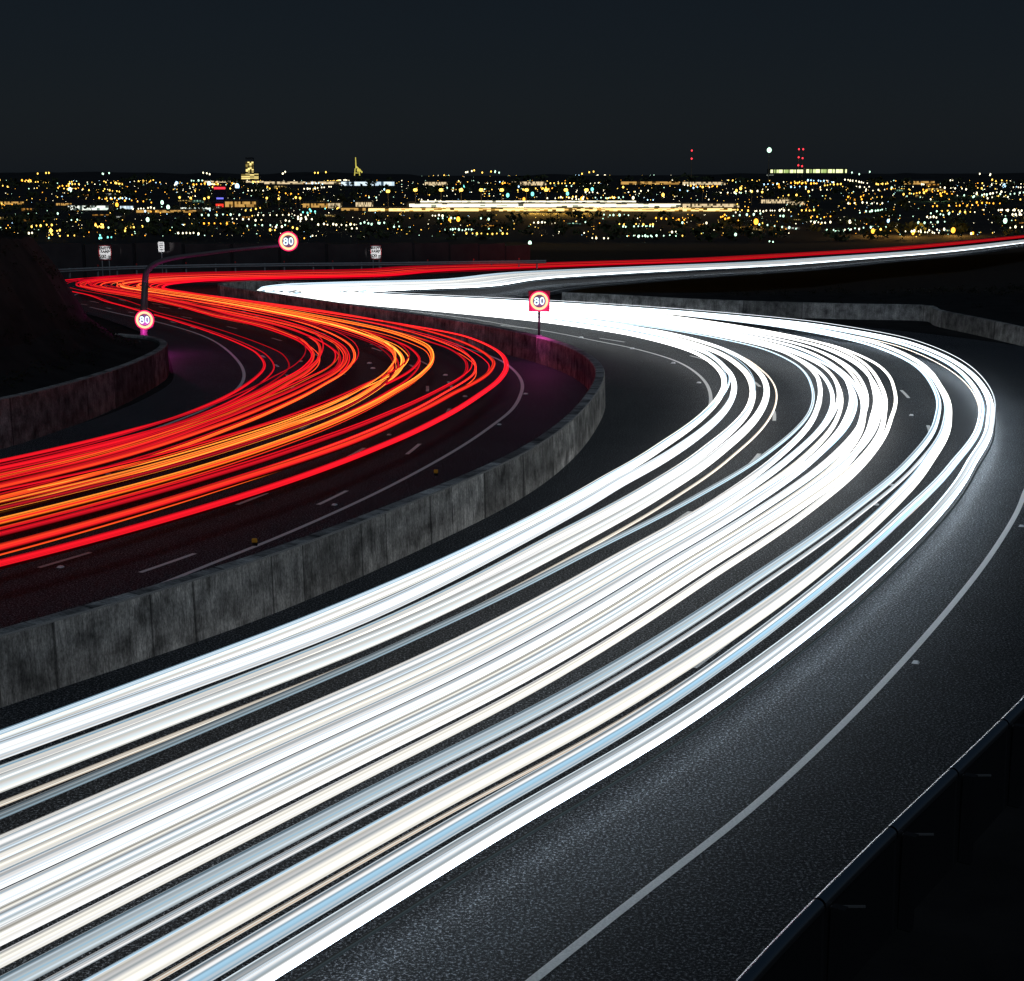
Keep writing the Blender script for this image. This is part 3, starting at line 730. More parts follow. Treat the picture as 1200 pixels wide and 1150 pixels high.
# ------------------------------------------------------------------ static boards beyond the far lanes
dg = bpy.context.evaluated_depsgraph_get
def text_mesh(body, size, name, material, parent, loc, bold=.0):
    cu = bpy.data.curves.new(name, 'FONT'); cu.body = body; cu.size = size; cu.align_x = 'CENTER'; cu.align_y = 'CENTER'; cu.extrude = .004; cu.offset = bold
    tmp = bpy.data.objects.new('tmp_text', cu); C.objects.link(tmp)
    bpy.context.view_layer.update()
    me = bpy.data.meshes.new_from_object(tmp.evaluated_get(dg())); bpy.data.objects.remove(tmp)
    me.materials.clear(); me.materials.append(material)
    o = bpy.data.objects.new(name, me); C.objects.link(o); o.parent = parent
    o.location = loc; o.rotation_euler = (R(90), 0, 0); return o
def board(x0, y0, x1, y1, d, lines, label, posts=2, border=True, bars=False):
    a = at_d(x0, y0, d); b = at_d(x1, y1, d); w = b.x - a.x; h = a.z - b.z; cx = (a.x + b.x) / 2; cz = (a.z + b.z) / 2
    zb = -1.6
    t = thing('road_sign', (cx, d, zb), label, 'road sign')
    def rb(w_, h_, y, th_, n, mt):
        m = MB(); m.box((0, y, cz - zb), (w_, th_, h_), 0, .006); return m.build(n, mt, t)
    bo = rb(w, h, 0, .03, 'border', M_RED if border else M_DARK)
    k = .88 if border else .95
    rb(w * k, h * (1 - (1 - k) * w / h), -.02, .012, 'board', M_WHITE)
    for s, zz, body in lines:
        text_mesh(body, s * h, 'lettering', M_LETTER, t, (0, -.032, cz - zb + zz * h), .012)
    if bars:
        m = MB()
        for zz, ww in ((.3, .5), (.12, .62), (-.06, .4), (-.28, .55)): m.box((0, -.03, cz - zb + zz * h), (w * ww, .006, h * .08))
        m.build('lettering', M_LETTER, t)
    for sx in ((-.28, .28) if posts == 2 else (0,)):
        m = MB(); m.tube([(sx * w, .05, 0), (sx * w, .05, cz - zb + h * .4)], .035, 8); m.build('post', M_STEEL, t, True)
    return t
SR = [(.24, .28, 'SAFETY'), (.24, .06, 'RAMP'), (.32, -.26, '500 m')]
board(115.3, 287.5, 131, 305, 121.5, SR, 'white board with red border, the larger one on two posts at the far left')
board(185, 283.5, 193, 295.5, 123.5, [], 'small white board on a single post behind the curved arm', 1, False, True)
board(434, 287.5, 447, 304, 129.5, SR, 'smaller white board with dark red border right of the hanging 80 sign')

# added unseen spots that light the boards, in place of passing headlights
for i, (x, y, d) in enumerate([(123, 296, 121.5), (189, 289.5, 123.5), (440.5, 296, 129.5)]):
    tg = at_d(x, y, d); src = Vector((tg.x + 3, d - 20, 2.6))
    ld = bpy.data.lights.new('board_spot', 'SPOT'); ld.energy = 12000; ld.spot_size = R(3.4); ld.spot_blend = .6; ld.shadow_soft_size = .08
    o = bpy.data.objects.new('board_spot', ld); C.objects.link(o); o.location = src
    o.rotation_euler = (tg - src).to_track_quat('-Z', 'Y').to_euler()

# ------------------------------------------------------------------ guard rail on the outside of the far turn
GR_ = sm([list(at(x, y, 0)) for x, y in [(58, 327.5), (65, 326.5), (150, 322.5), (250, 320), (330, 318.8), (400, 318), (470, 317.3), (560, 315.8), (640, 314.6)]])
GRr, gs = resample(GR_, .8); gn = normals2d(GRr); g0 = Vector(GRr[0])
gr = thing('guard_rail', g0, 'steel guard rail with red reflectors on the outside of the far red turn', 'guard rail')
prof = [(-.02, .42), (.05, .47), (.05, .52), (-.02, .57), (.05, .62), (.05, .67), (-.02, .72)]
v = []; f = []
for i in range(len(GRr)):
    for o_, z in prof: v.append((GRr[i, 0] + gn[i, 0] * (o_) - g0.x, GRr[i, 1] + gn[i, 1] * o_ - g0.y, z))
k = len(prof)
for i in range(len(GRr) - 1):
    for j in range(k - 1): f.append((i*k + j, i*k + j + 1, (i+1)*k + j + 1, (i+1)*k + j))
mesh_obj('rail', v, f, M_STEEL, gr)
dd = .5
while dd < gs[-1]:
    i = int(np.argmin(abs(gs - dd))); q = GRr[i]; ang = math.atan2(gn[i, 1], gn[i, 0])
    m = MB(); m.box((q[0] - g0.x - gn[i, 0] * .09, q[1] - g0.y - gn[i, 1] * .09, .36), (.13, .11, .76), ang); po = m.build('post', M_STEEL, gr)
    if int(dd / 2) % 2 == 0:
        m = MB(); m.box((q[0] - g0.x, q[1] - g0.y, .84), (.1, .1, .14), ang, .02); m.build('reflector', M_REDREF, po)
    dd += 2.0

# ------------------------------------------------------------------ noise wall behind it
NW = sm([list(at_d(x, 300, d)) for x, d in [(38, 125), (60, 125.5), (140, 127), (240, 129.5), (340, 131.5), (440, 134), (520, 138), (575, 143), (640, 150)]])
NWr, ns = resample(NW, .5); n0 = Vector((NWr[0, 0], NWr[0, 1], 0))
nw = thing('noise_wall', (n0.x, n0.y, -2.4), 'long dark brown noise wall between the far red lanes and the city', 'noise wall')
P0 = NWr.copy(); P0[:, 2] = 0
dd = 0.0
while dd < ns[-1] - 4:
    sg = np.linspace(dd + .12, dd + 3.88, 4); Q = np.stack([np.interp(sg, ns, P0[:, j]) for j in range(3)], 1)
    hz = float(CAM_H - 78 / 1800 * Q[1, 1]) + 2.4 - .25 * random.random() * 0 + .06 * math.sin(dd)
    if dd > ns[-1] * .72: hz -= .012 * (dd - ns[-1] * .72) * 2
    v = []; f = []
    nq = normals2d(Q)
    for i in range(4):
        for o_, z in ((-.06, 0), (-.06, hz), (.06, hz), (.06, 0)): v.append((Q[i, 0] + nq[i, 0]*o_ - n0.x, Q[i, 1] + nq[i, 1]*o_ - n0.y, z))
    for i in range(3):
        for j in range(3): f.append((i*4 + j, i*4 + j + 1, i*4 + 5 + j, i*4 + 4 + j))
    f += [(0, 1, 2, 3), (15, 14, 13, 12)]
    mesh_obj('panel', v, f, M_TIMBER, nw)
    m = MB(); q = np.array([np.interp(dd, ns, P0[:, j]) for j in range(3)])
    m.box((q[0] - n0.x, q[1] - n0.y, hz / 2), (.22, .22, hz + .06), 0, .02); m.build('post', M_CONC_B if dd == 0 else M_DARK, nw)
    dd += 4.0

# ------------------------------------------------------------------ studs and reflectors
def stud_mesh(mt, w=.12):
    m = MB(); v = [(-w/2, -.06, 0), (w/2, -.06, 0), (w/2, .06, 0), (-w/2, .06, 0), (-w*.32, -.03, .035), (w*.32, -.03, .035), (w*.32, .03, .035), (-w*.32, .03, .035)]
    m.add(v, [(0, 1, 5, 4), (1, 2, 6, 5), (2, 3, 7, 6), (3, 0, 4, 7), (4, 5, 6, 7)]); return m
s0 = stud_mesh(M_STUD).build('road_stud', M_STUD)
SPOT = [(71,665,0),(329,570,0),(172,581,0),(331,519,0),(127,556,0),(456,510,0),(522,440,0),(585,498,0),(616,462,0),(681,396,1),(741,409,1),(789,426,1),(819,449,1),(826,482,1),
        (1073,777,1),(1197,617,1),(1045,569,2),(1027,592,2),(1068,487,2),(285,366,0),(255,356,0),(352,424,0),(358,432,0),(433,426,0),(437,432,0),(300,372,0),(212,362,0),(262,372,0),(545,465,0),(700,613,2),(392,592,0)]
for i, (x, y, q) in enumerate(SPOT):
    o = s0 if i == 0 else s0.copy()
    if i: C.objects.link(o)
    o.location = at(x, y, .006); o.rotation_euler = (0, 0, R(-25)); s_ = max(1, o.location.y / 45); o.scale = (s_, s_, s_)
    tag(o, ['white road stud on the dark road under the red trails', 'white road stud along an edge line beside the white trails', 'white road stud on a lane line between white trails'][q], 'road stud', ['road studs on the tail light side', 'road studs along the edge lines', 'road studs between the white trails'][q])
for i, (x, y) in enumerate([(299, 634), (511, 552)]):
    p = at(x, y + 5, 1.12)
    t = thing('barrier_reflector', p, ['amber reflector on the median wall, the nearer one below the orange trails', 'amber reflector on the median wall, the farther one towards the bend'][i], 'reflector')
    m = MB(); m.box((0, 0, .04), (.09, .07, .1), 0, .01); m.build('base', M_BLACK, t)
    m = MB(); m.box((0, -.05, .1), (.1, .05, .09), 0, .015); m.build('lens', M_AMBER, t)

# ------------------------------------------------------------------ the city on the plain, 60 m below the road
ZC = -60.0
PXM = lambda d: d / F_PX                     # metres covered by one photograph pixel at distance d
M_LAMP = {k: glow('lamp_' + k, c, s) for k, c, s in [
    ('warm', (1, .60, .10), 3.4), ('amber', (1, .40, .035), 3.6), ('white', (1, .9, .6), 3.0), ('green', (.6, 1, .74), 2.6), ('blue', (.42, .72, 1), 3.2), ('teal', (.22, .9, .8), 2.2), ('red', (1, .04, .06), 2.5)]}
def lamp_mesh(kind):
    """unit lamp: drop shaped globe of radius 1 on a slim post, origin at the globe"""
    m = MB(); m.ball((0, 0, 0), 1, 1.35, 8, 6); nb_ = len(m.f)
    m.tube([(0, 0, -1.2), (0, 0, -6)], .12, 5)
    me = mesh_obj('street_lamp', m.v, m.f, mats=[M_LAMP[kind], M_DARK], midx=[0] * nb_ + [1] * (len(m.f) - nb_), smooth=True)
    return me
PROTO = {}
def city_lamp(px, py, kind, rpx, label, group, d=None, name='street_lamp'):
    p = at(px, py, ZC + 9) if d is None else at_d(px, py, d)
    if kind not in PROTO:
        o = PROTO[kind] = lamp_mesh(kind)
    else:
        o = PROTO[kind].copy(); C.objects.link(o)
    o.name = name
    o.location = p; r = rpx * PXM(p.y); o.scale = (r, r, r)
    return tag(o, label, 'street lamp', group)
def zone(px): return 'left' if px < 400 else 'middle' if px < 800 else 'right'
CN = dict(warm='warm yellow', amber='amber', white='pale white', green='greenish white', blue='bluish white', teal='teal', red='red')
# the lamps one can single out
BIG = [(886,260,'amber',3.2,'big amber lamp on the dark plain below the right hand sheds, brightest on that side'),(880,265.5,'amber',1.8,'amber lamp close under the brightest one on the right'),
 (1117,270,'amber',3.0,'big yellow amber lamp just above the far right end of the red and white trails'),(1023,271,'amber',2.6,'big amber lamp among orange lit trees right of centre'),
 (1032,269,'warm',1.4,'small yellow lamp beside the amber one among lit trees'),(1070,273.5,'amber',1.8,'amber lamp between the two big ones near the trails'),(1140,273.5,'amber',1.6,'small amber lamp right of the big one above the trails'),
 (912,218.5,'amber',3.0,'big amber lamp just left of and under the arena'),(537,257,'amber',2.6,'big orange lamp below the bright freight yard'),(527,257.5,'amber',1.8,'orange lamp touching the big one below the freight yard'),
 (682,233,'amber',2.2,'orange lamp on top of the white freight shed roof'),(614,233.5,'amber',1.8,'orange lamp at the left roof end of the white freight shed'),(636,205,'amber',2.2,'orange lamp on the horizon above the freight yard'),
 (777,228.5,'warm',2.0,'yellow lamp above the right end of the freight yard'),(1128,204,'warm',2.2,'lone yellow lamp on the right horizon'),(868,221,'warm',1.7,'upper of two yellow lamps left of the arena'),(863,223.5,'warm',1.5,'lower of two yellow lamps left of the arena'),
 (278,218.5,'blue',3.0,'big blue white lamp left of the tall lit tower'),(207,215.5,'blue',2.4,'blue white lamp on the left horizon row'),(245,215.5,'blue',2.4,'blue white lamp at the left end of the long white roof line'),
 (82,222.5,'green',2.6,'big greenish lamp on the far left'),(173,257.5,'green',2.4,'greenish lamp above the left noise wall'),(190,237.5,'green',2.2,'left lamp of a greenish pair in the left city'),(197,243,'green',2.4,'right lamp of a greenish pair in the left city'),
 (2,272.5,'green',2.6,'greenish lamp at the left picture edge'),(545,218.5,'teal',2.4,'teal lamp above the freight yard masts'),(595,229,'teal',2.2,'teal lamp right behind the freight yard masts'),(624,227.5,'teal',2.2,'teal lamp between two freight yard masts'),
 (665,227,'teal',2.0,'teal lamp right of the freight yard masts'),(694,222,'teal',2.0,'teal lamp right of the last freight yard mast'),(621,285,'green',2.4,'greenish lamp low over the trails in the middle'),
 (493,201,'green',2.4,'bright greenish flood lamp on the middle horizon'),(472,201,'green',2.0,'greenish flood lamp second from the crane'),(461,202.5,'green',1.9,'greenish flood lamp near the crane'),(438,202.5,'white',2.8,'cream cluster lamp right of the lit crane'),
 (408,202.5,'green',1.9,'greenish lamp left of the lit crane'),(1178,259,'green',2.8,'greenish lamp near the right picture edge'),(1177,218,'blue',2.4,'blue lamp near the right picture edge'),(1041,259,'blue',1.9,'bluish lamp above the orange lit trees on the right'),
 (928,255,'blue',1.8,'bluish lamp below the right hand shed'),(137,240,'amber',2.2,'amber lamp right of the white lit shop on the left'),(742,232,'white',1.7,'white lamp above the right half of the freight yard'),
 (278,206.5,'warm',1.8,'yellow lamp just left of the tall lit tower'),(862,275,'green',1.7,'greenish lamp low on the dark plain at right'),(996,260,'white',2.0,'white lamp left of the orange lit trees')]
for x, y, k, r, lab in BIG: city_lamp(x, y, k, r * .82, lab, None)
# lamps in numbers: the largest 255 one by one
spots = []
def scatter(n, x0, x1, y0, y1, kinds, wts, r0=.75, r1=1.25):
    left = n
    while left > 0:
        x = rng.uniform(x0, x1); y = y0 + (y1 - y0) * rng.random()
        k = kinds[rng.choice(len(kinds), p=np.array(wts) / sum(wts))]
        run = int(rng.choice([1, 1, 2, 4, 6, 9])); st = rng.uniform(3, 9) * (.6 if y < 217 else 1); sl = rng.normal(0, .06)
        for q in range(min(run, left)):                   # lamps of one street stand in a row
            xx = x + q * st + rng.normal(0, .8); yy = y + q * st * sl + rng.normal(0, .35)
            if x0 - 10 < xx < x1 + 10 and y0 - 1 < yy < y1 + 1: spots.append((xx, yy, k, r0 + (r1 - r0) * rng.random() ** 2.2))
        left -= run
K5 = ['warm', 'amber', 'white', 'green', 'blue']
scatter(150, -30, 400, 207, 216, K5, [6, 2, 3, 1, 1], .55, 1.05)
scatter(60, -30, 400, 216, 224, K5, [6, 2, 3, 1.5, 1], .6, 1.0)
scatter(30, -30, 420, 224, 240, K5, [3, 1, 3, 3, 1], .6, 1.0)
scatter(50, 40, 420, 244, 263, K5, [3, 1.5, 4, 3, 1], .6, 1.1)
scatter(62, -20, 440, 262, 280, K5, [5, 2, 5, 2.5, 1.5], .7, 1.25)
scatter(120, 400, 800, 202, 216, K5, [4, 2, 5, 2.5, .6], .55, 1.05)
scatter(70, 400, 800, 216, 236, K5, [4, 2, 4, 3, .6], .6, 1.0)
scatter(95, 400, 820, 252, 288, K5, [2, 1.2, 4, 5, .6], .65, 1.2)
scatter(120, 790, 1010, 204, 222, K5, [5, 2, 5, 3, .6], .55, 1.0)
scatter(90, 800, 1210, 222, 250, K5, [3.5, 1.8, 4.5, 3.5, .6], .6, 1.05)
scatter(105, 800, 1210, 246, 274, K5, [2, 1.2, 4.5, 5, .8], .65, 1.2)
scatter(26, 800, 960, 272, 296, K5, [.5, .3, 3, 6, .3], .7, 1.1)
scatter(110, 1000, 1230, 206, 234, K5, [4, 1.5, 5, 3, .6], .5, .95)
for cx, cy, n, k in [(345,257,10,'white'),(372,246,6,'teal'),(440,262,8,'green'),(1085,224,7,'amber'),(1072,226,5,'warm'),(1100,229,6,'amber'),(1137,230,6,'green'),(1157,228,6,'white'),(1003,233,8,'amber'),(1108,250,6,'green'),(850,256,7,'amber'),(700,205,12,'white'),(760,206,10,'green'),(790,203,14,'warm'),(1165,213,6,'warm'),(85,270,0,'warm'),(60,271,7,'warm'),(120,264,9,'warm'),(155,266,8,'warm'),(125,279,12,'teal')]:
    for _ in range(n): spots.append((cx + rng.normal(0, 8), cy + rng.normal(0, 1.6), k, rng.uniform(.7, 1.1)))
spots = [s for s in spots if not (478 < s[0] < 862 and 236 < s[1] < 251)]
def too_near_wall(x, y): return 30 < x < 575 and y > 279.5
spots = [s for s in spots if not too_near_wall(s[0], s[1])]
order = sorted(range(len(spots)), key=lambda i: -spots[i][3])
keep = set(order[:222])
for i in order[:222]:
    x, y, k, r = spots[i]
    row = 'along the horizon' if y < 217 else 'in the middle distance' if y < 250 else 'on the near dark plain'
    city_lamp(x, y, k, r * .98, f'{CN[k]} street lamp {row} in the {zone(x)} part of the city', f'{CN[k]} lamps {row}, {zone(x)}')
# the rest as one object
mv = []; mf = []; mi = []; MK = list(M_LAMP)
for i, (x, y, k, r) in enumerate(spots):
    if i in keep: continue
    p = at(x, y, ZC + 9); q = r * 1.0 * PXM(p.y)
    m = MB(); m.ball(tuple(p), q, 1.3, 6, 4); b = len(mv)
    mv += m.v; mf += [tuple(b + j for j in f_) for f_ in m.f]; mi += [MK.index(k)] * len(m.f)
for _ in range(3000):                                    # windows and porch lights too small to tell apart
    x = rng.uniform(-340, 1540); y = 205.5 + 72 * rng.random() ** 1.6
    if 478 < x < 862 and 236 < y < 251 or too_near_wall(x, y): continue
    k = K5[rng.choice(5, p=[.34, .16, .28, .17, .05])]
    p = at(x, y, ZC + 4); q = (.24 + .4 * rng.random() ** 2) * PXM(p.y)
    m = MB(); m.ball(tuple(p), q, 1.0, 5, 3); b = len(mv)
    mv += m.v; mf += [tuple(b + j for j in f_) for f_ in m.f]; mi += [MK.index(k)] * len(m.f)
tag(mesh_obj('distant_lights', mv, mf, mats=[M_LAMP[k] for k in MK], midx=mi), 'countless tiny lights of the far city scattered over the dark plain', 'city lights', kind='stuff')

# ------------------------------------------------------------------ low hills and dark blocks that break the horizon
hv = []; hf = []; xs = np.linspace(-9500, 9500, 260); nh = len(xs)
g_ = np.random.default_rng(31)
prof_ = np.zeros(nh)
for wl, am in ((90, 26), (34, 14), (12, 8), (5, 5)):
    prof_ += am * np.interp(np.arange(nh), np.arange(0, nh + wl, wl / 2), g_.normal(size=len(np.arange(0, nh + wl, wl / 2))))
prof_ = np.clip(prof_ + 18, -30, 75)
for dy, kz in ((-3000, 0), (-1200, .6), (0, 1), (1500, .7), (4000, 0)):
    for i, x in enumerate(xs): hv.append((x * (1 + dy / 24000), 22000 + dy, ZC + (prof_[i] - ZC) * kz if kz else ZC - 2))
for j in range(4):
    for i in range(nh - 1): hf.append((j*nh + i, j*nh + i + 1, (j+1)*nh + i + 1, (j+1)*nh + i))
tag(mesh_obj('hills', hv, hf, M_CITY), kind='structure')
for i, (x, y0, d_) in enumerate([(548, 199, 12000), (566, 198.5, 12500), (584, 200, 12000), (245, 201, 12000), (690, 200.5, 13000), (1010, 201, 13000), (1160, 202, 12000), (60, 202, 12500), (128, 200.5, 12500), (330, 200, 11500), (370, 199.5, 11500)]):
    k = ['white', 'warm', 'green'][i % 3]
    for q in range(3): city_lamp(x + rng.normal(0, 6), y0 + rng.uniform(.5, 4), k, .75, f'{CN[k]} lamp standing out above the skyline in the {zone(x)} part', f'{CN[k]} skyline lamps, {zone(x)}', d_)

# ------------------------------------------------------------------ lit buildings
def facade(name, c1, c2, bx, strength, dark=.25):
    """lit front: bays and windows of different brightness"""
    m = bpy.data.materials.new(name); m.use_nodes = True; nt = m.node_tree; L = nt.links.new
    nt.nodes.remove(nt.nodes['Principled BSDF'])
    tc = nt.nodes.new('ShaderNodeTexCoord'); mp = nt.nodes.new('ShaderNodeMapping'); mp.inputs['Scale'].default_value = bx
    L(tc.outputs['Generated'], mp.inputs[0])
    fl = nt.nodes.new('ShaderNodeVectorMath'); fl.operation = 'FLOOR'; L(mp.outputs[0], fl.inputs[0])
    wn_ = nt.nodes.new('ShaderNodeTexWhiteNoise'); wn_.noise_dimensions = '3D'; L(fl.outputs[0], wn_.inputs['Vector'])
    cr = nt.nodes.new('ShaderNodeValToRGB'); e = cr.color_ramp.elements
    e[0].position = dark; e[0].color = (c1[0] * .12, c1[1] * .12, c1[2] * .12, 1); e[1].position = min(.98, dark + .35); e[1].color = (*c2, 1)
    x_ = cr.color_ramp.elements.new(dark + .15); x_.color = (*c1, 1)
    L(wn_.outputs['Value'], cr.inputs['Fac'])
    em = nt.nodes.new('ShaderNodeEmission'); em.inputs['Strength'].default_value = strength
    L(cr.outputs['Color'], em.inputs['Color']); L(em.outputs[0], nt.nodes['Material Output'].inputs['Surface'])
    m.cycles.emission_sampling = 'NONE'; return m
M_CWALL = mat('dim_building_wall', (.12, .12, .12), .8)
M_CROOF = mat('dark_metal_roof', (.05, .05, .055), .6)
def lit_building(name, x0, x1, yt, yb, fm, label, cat, roof='flat', frac=.8, depth=None, d=None, group=None):
    g = at((x0 + x1) / 2, yb, ZC) if d is None else at_d((x0 + x1) / 2, yb, d)
    px = PXM(g.y); w = (x1 - x0) * px; h = (yb - yt) * px; dp = depth or max(20, min(w * .5, 160))
    t = thing(name, g, label, cat, group)
    m = MB(); m.box((0, dp / 2, h / 2), (w, dp, h)); m.build('wall', M_CWALL, t)
    m = MB(); m.box((0, -.4, h * frac / 2 + h * .04), (w * .985, .5, h * frac)); m.build('lit_front', fm, t)
    m = MB()
    if roof == 'flat': m.box((0, dp / 2 - .5, h + h * .03), (w * 1.01, dp + 3, h * .08))
    else:
        hw_ = w / 2 * 1.01
        m.add([(-hw_, -2, h), (hw_, -2, h), (hw_, dp + 2, h), (-hw_, dp + 2, h), (-hw_, dp / 2, h * 1.25), (hw_, dp / 2, h * 1.25)], [(0, 1, 5, 4), (2, 3, 4, 5), (0, 4, 3), (1, 2, 5), (3, 2, 1, 0)])
    m.build('roof', M_CROOF, t); return t
FY1 = facade('white_shed_lights', (.75, .8, .6), (1.5, 1.35, .95), (60, 1, 4), 1.5, .08)
FY2 = facade('orange_shed_lights', (.7, .38, .06), (1.4, .95, .35), (90, 1, 3), 1.4, .1)
FW = facade('cream_front_lights', (.5, .4, .22), (1.1, .85, .5), (30, 1, 2), .8, .2)
FO = facade('orange_front_lights', (.38, .19, .04), (.8, .45, .12), (16, 1, 2), .8, .2)
FG = facade('white_shop_lights', (.5, .7, .6), (1.2, 1.3, 1.15), (14, 1, 2), 1.0, .15)
FB = facade('bluish_front_lights', (.3, .5, .7), (1.0, 1.2, 1.3), (20, 1, 1), .9, .15)
FT = facade('tower_windows', (.4, .3, .08), (1.4, 1.1, .4), (4, 1, 13), 1.0, .35)
FGR = facade('green_arena_lights', (.35, .5, .15), (1.3, 1.4, .7), (30, 1, 1), 1.1, .25)
lit_building('freight_shed', 493, 745, 235.2, 237.6, FY1, 'long thin white lit shed roof behind the freight yard', 'freight shed', depth=60)
lit_building('freight_shed', 480, 862, 238.4, 243.2, FY1, 'longest white lit freight shed across the middle of the city', 'freight shed', depth=70)
lit_building('freight_shed', 432, 862, 243.9, 247.8, FY2, 'low orange lit freight shed in front of the longest white one', 'freight shed', depth=40)
lit_building('freight_shed', 400, 480, 243.5, 247.2, FO, 'dim orange shed at the left end of the freight yard', 'freight shed', depth=60)
lit_building('warehouse', 892, 927, 233.5, 238.5, FW, 'cream lit warehouse under the arena, the left one', 'warehouse')
lit_building('warehouse', 922, 943, 236, 240.5, FW, 'cream lit warehouse under the arena, the lower right one', 'warehouse')
lit_building('warehouse', 800, 866, 238.5, 243.6, FW, 'cream warehouse at the right end of the freight yard', 'warehouse')
lit_building('warehouse', 355, 386, 238, 243.5, FO, 'orange lit warehouse above the hanging 80 sign', 'warehouse', 'gable')
lit_building('warehouse', 385, 400, 237.5, 244.5, FW, 'small yellow lit warehouse left of the freight yard', 'warehouse')
lit_building('warehouse', 417, 437, 236.5, 243, FW, 'yellow lit warehouse at the left end of the freight yard', 'warehouse')
lit_building('warehouse', 264, 300, 235.5, 243, FO, 'dim orange warehouse right of the red lit shop', 'warehouse', 'gable')
lit_building('warehouse', 478, 486, 237, 243, FY2, 'small bright yellow hut at the left end of the longest white shed', 'warehouse')
lit_building('shop', 80, 127, 240.5, 246.5, FG, 'white lit shop front on the left', 'shop')
lit_building('shop', 141, 156, 241, 245.5, FB, 'small blue white lit shop right of the long white shop front', 'shop')
lit_building('service_station', 212, 250, 243, 246, FG, 'low white lit service station canopy left of the red lit shop', 'service station')
lit_building('depot', 160, 230, 246, 249.5, FO, 'low orange lit depot below the service station', 'depot')
lit_building('depot', 66, 84, 238, 241, FO, 'small orange depot left of the white shop front', 'depot')
lit_building('depot', -5, 28, 236, 240, FO, 'dim brown depot at the left picture edge', 'depot')
lit_building('terminal', 240, 320, 212, 214.2, FW, 'thin white roof line at the foot of the tall lit tower', 'terminal building')
lit_building('terminal', 310, 400, 212.6, 216, FW, 'cream terminal building right of the tall lit tower', 'terminal building')
lit_building('terminal', 400, 462, 212.5, 218, FB, 'bluish lit terminal building under the crane', 'terminal building')
lit_building('terminal', 498, 525, 213, 217.5, FW, 'cream terminal building above the freight yard masts, the left one', 'terminal building')
lit_building('terminal', 600, 640, 212.5, 217.5, FW, 'cream terminal building above the freight yard masts, the right one', 'terminal building')
lit_building('terminal', 728, 800, 212.5, 216.5, FO, 'dim pink terminal building on the horizon right of the middle', 'terminal building')
lit_building('hangar', 800, 850, 213, 217, FW, 'cream hangar on the horizon left of the arena', 'hangar')
lit_building('hangar', 1058, 1095, 212, 216.5, FO, 'dim brown hangar on the right horizon', 'hangar', 'gable')
lit_building('office_block', 898, 907, 204.5, 211, FG, 'small white lit office block at the foot of the tall light mast', 'office block')
lit_building('arena', 903, 945, 198.5, 203, FGR, 'green yellow lit arena terrace on the right horizon, the left half', 'arena', d=9400)
lit_building('arena', 945, 992, 198, 203, FGR, 'green yellow lit arena terrace on the right horizon, the right half', 'arena', d=9300)
lit_building('tower_block', 288.5, 297.5, 187, 209.5, FT, 'tall tower block with yellow lit windows on the left horizon', 'tower block', d=8600)
lit_building('tower_block', 283, 303, 203, 210.5, FT, 'low wide block at the foot of the tall lit tower', 'tower block', d=8500)
M_SIGNR = glow('red_shop_sign', (1.3, .05, .08), 1.2); M_SIGNB = glow('blue_shop_sign', (.25, .25, 1.3), 1.0)
shp = lit_building('shop', 250.5, 265.5, 219, 236, mat('dark_shop_front', (.02, .02, .05), .4), 'tall dark shop with red and blue lit bands on the left', 'shop')
g0_ = at(258, 236, ZC); q = PXM(g0_.y)
for zz, hh_, w_, mt in ((14.8, 2.4, 13, M_SIGNR), (3.2, 1.8, 8, M_SIGNB)):
    m = MB(); m.box((0, -1.2, zz * q), (w_ * q, .8, hh_ * q), 0, .3); m.build('lit_band', mt, shp)
lit_building('kiosk', 253, 262, 238.5, 243, glow('red_kiosk_front', (1.1, .05, .03), 1.1), 'red lit kiosk under the dark shop with the blue band', 'kiosk')

DIM = [facade('dim_windows_' + n, c1, c2, (b, 1, 2), .7, dk) for n, c1, c2, b, dk in [('yellow', (.4, .28, .08), (1, .7, .25), 9, .5), ('white', (.35, .35, .3), (.9, .95, .85), 7, .55), ('green', (.2, .4, .3), (.5, 1, .75), 8, .6), ('orange', (.35, .16, .03), (.9, .42, .08), 6, .5)]]
DN = ['yellow', 'white', 'greenish', 'orange']
for i in range(44):
    x = rng.uniform(-20, 1210); y = rng.uniform(213, 272)
    if 400 < x < 870 and 226 < y < 256 or too_near_wall(x, y): continue
    w_ = rng.uniform(7, 20); h_ = rng.uniform(1.6, 3.6); k = int(rng.integers(4))
    lit_building('low_building', x - w_ / 2, x + w_ / 2, y - h_, y, DIM[k], f'low dark building with a few {DN[k]} lit windows in the {zone(x)} of the city', 'building', ['flat', 'gable'][i % 2], group=f'low buildings with {DN[k]} windows, {zone(x)}')

# ------------------------------------------------------------------ masts and crane
def light_mast(px, pyt, pyb, kind, r, label, cat='light mast', d=None, group=None, lights=((0, 0),)):
    g = at(px, pyb, ZC) if d is None else at_d(px, pyb, d)
    q = PXM(g.y); h = (pyb - pyt) * q
    t = thing('light_mast', g, label, cat, group)
    m = MB(); m.tube([(0, 0, -2), (0, 0, h)], [.42 * q, .22 * q], 6); m.build('pole', M_MAST, t)
    for dx, dy in lights:
        m = MB(); m.ball((dx * q, -.3 * q, h - dy * q), r * q, 1.1, 8, 6); m.build('lamp', M_LAMP[kind], t, True)
    return t
M_MAST = noisy('lit_mast_steel', (.25, .2, .12), (.35, .28, .16), .02, .6)  # yellow lamp light put into the steel's colour
for i, x in enumerate([455, 487, 517, 540.5, 564, 588, 617, 640, 663, 687]):
    light_mast(x, 223.5 if i else 225, 243, 'warm', 1.55, ['leftmost', 'second', 'third', 'fourth', 'fifth', 'sixth', 'seventh', 'eighth', 'ninth', 'last'][i] + ' from the left of the tall yellow light masts behind the freight shed', group='freight yard masts', lights=((-.8, 0), (.8, 0)))
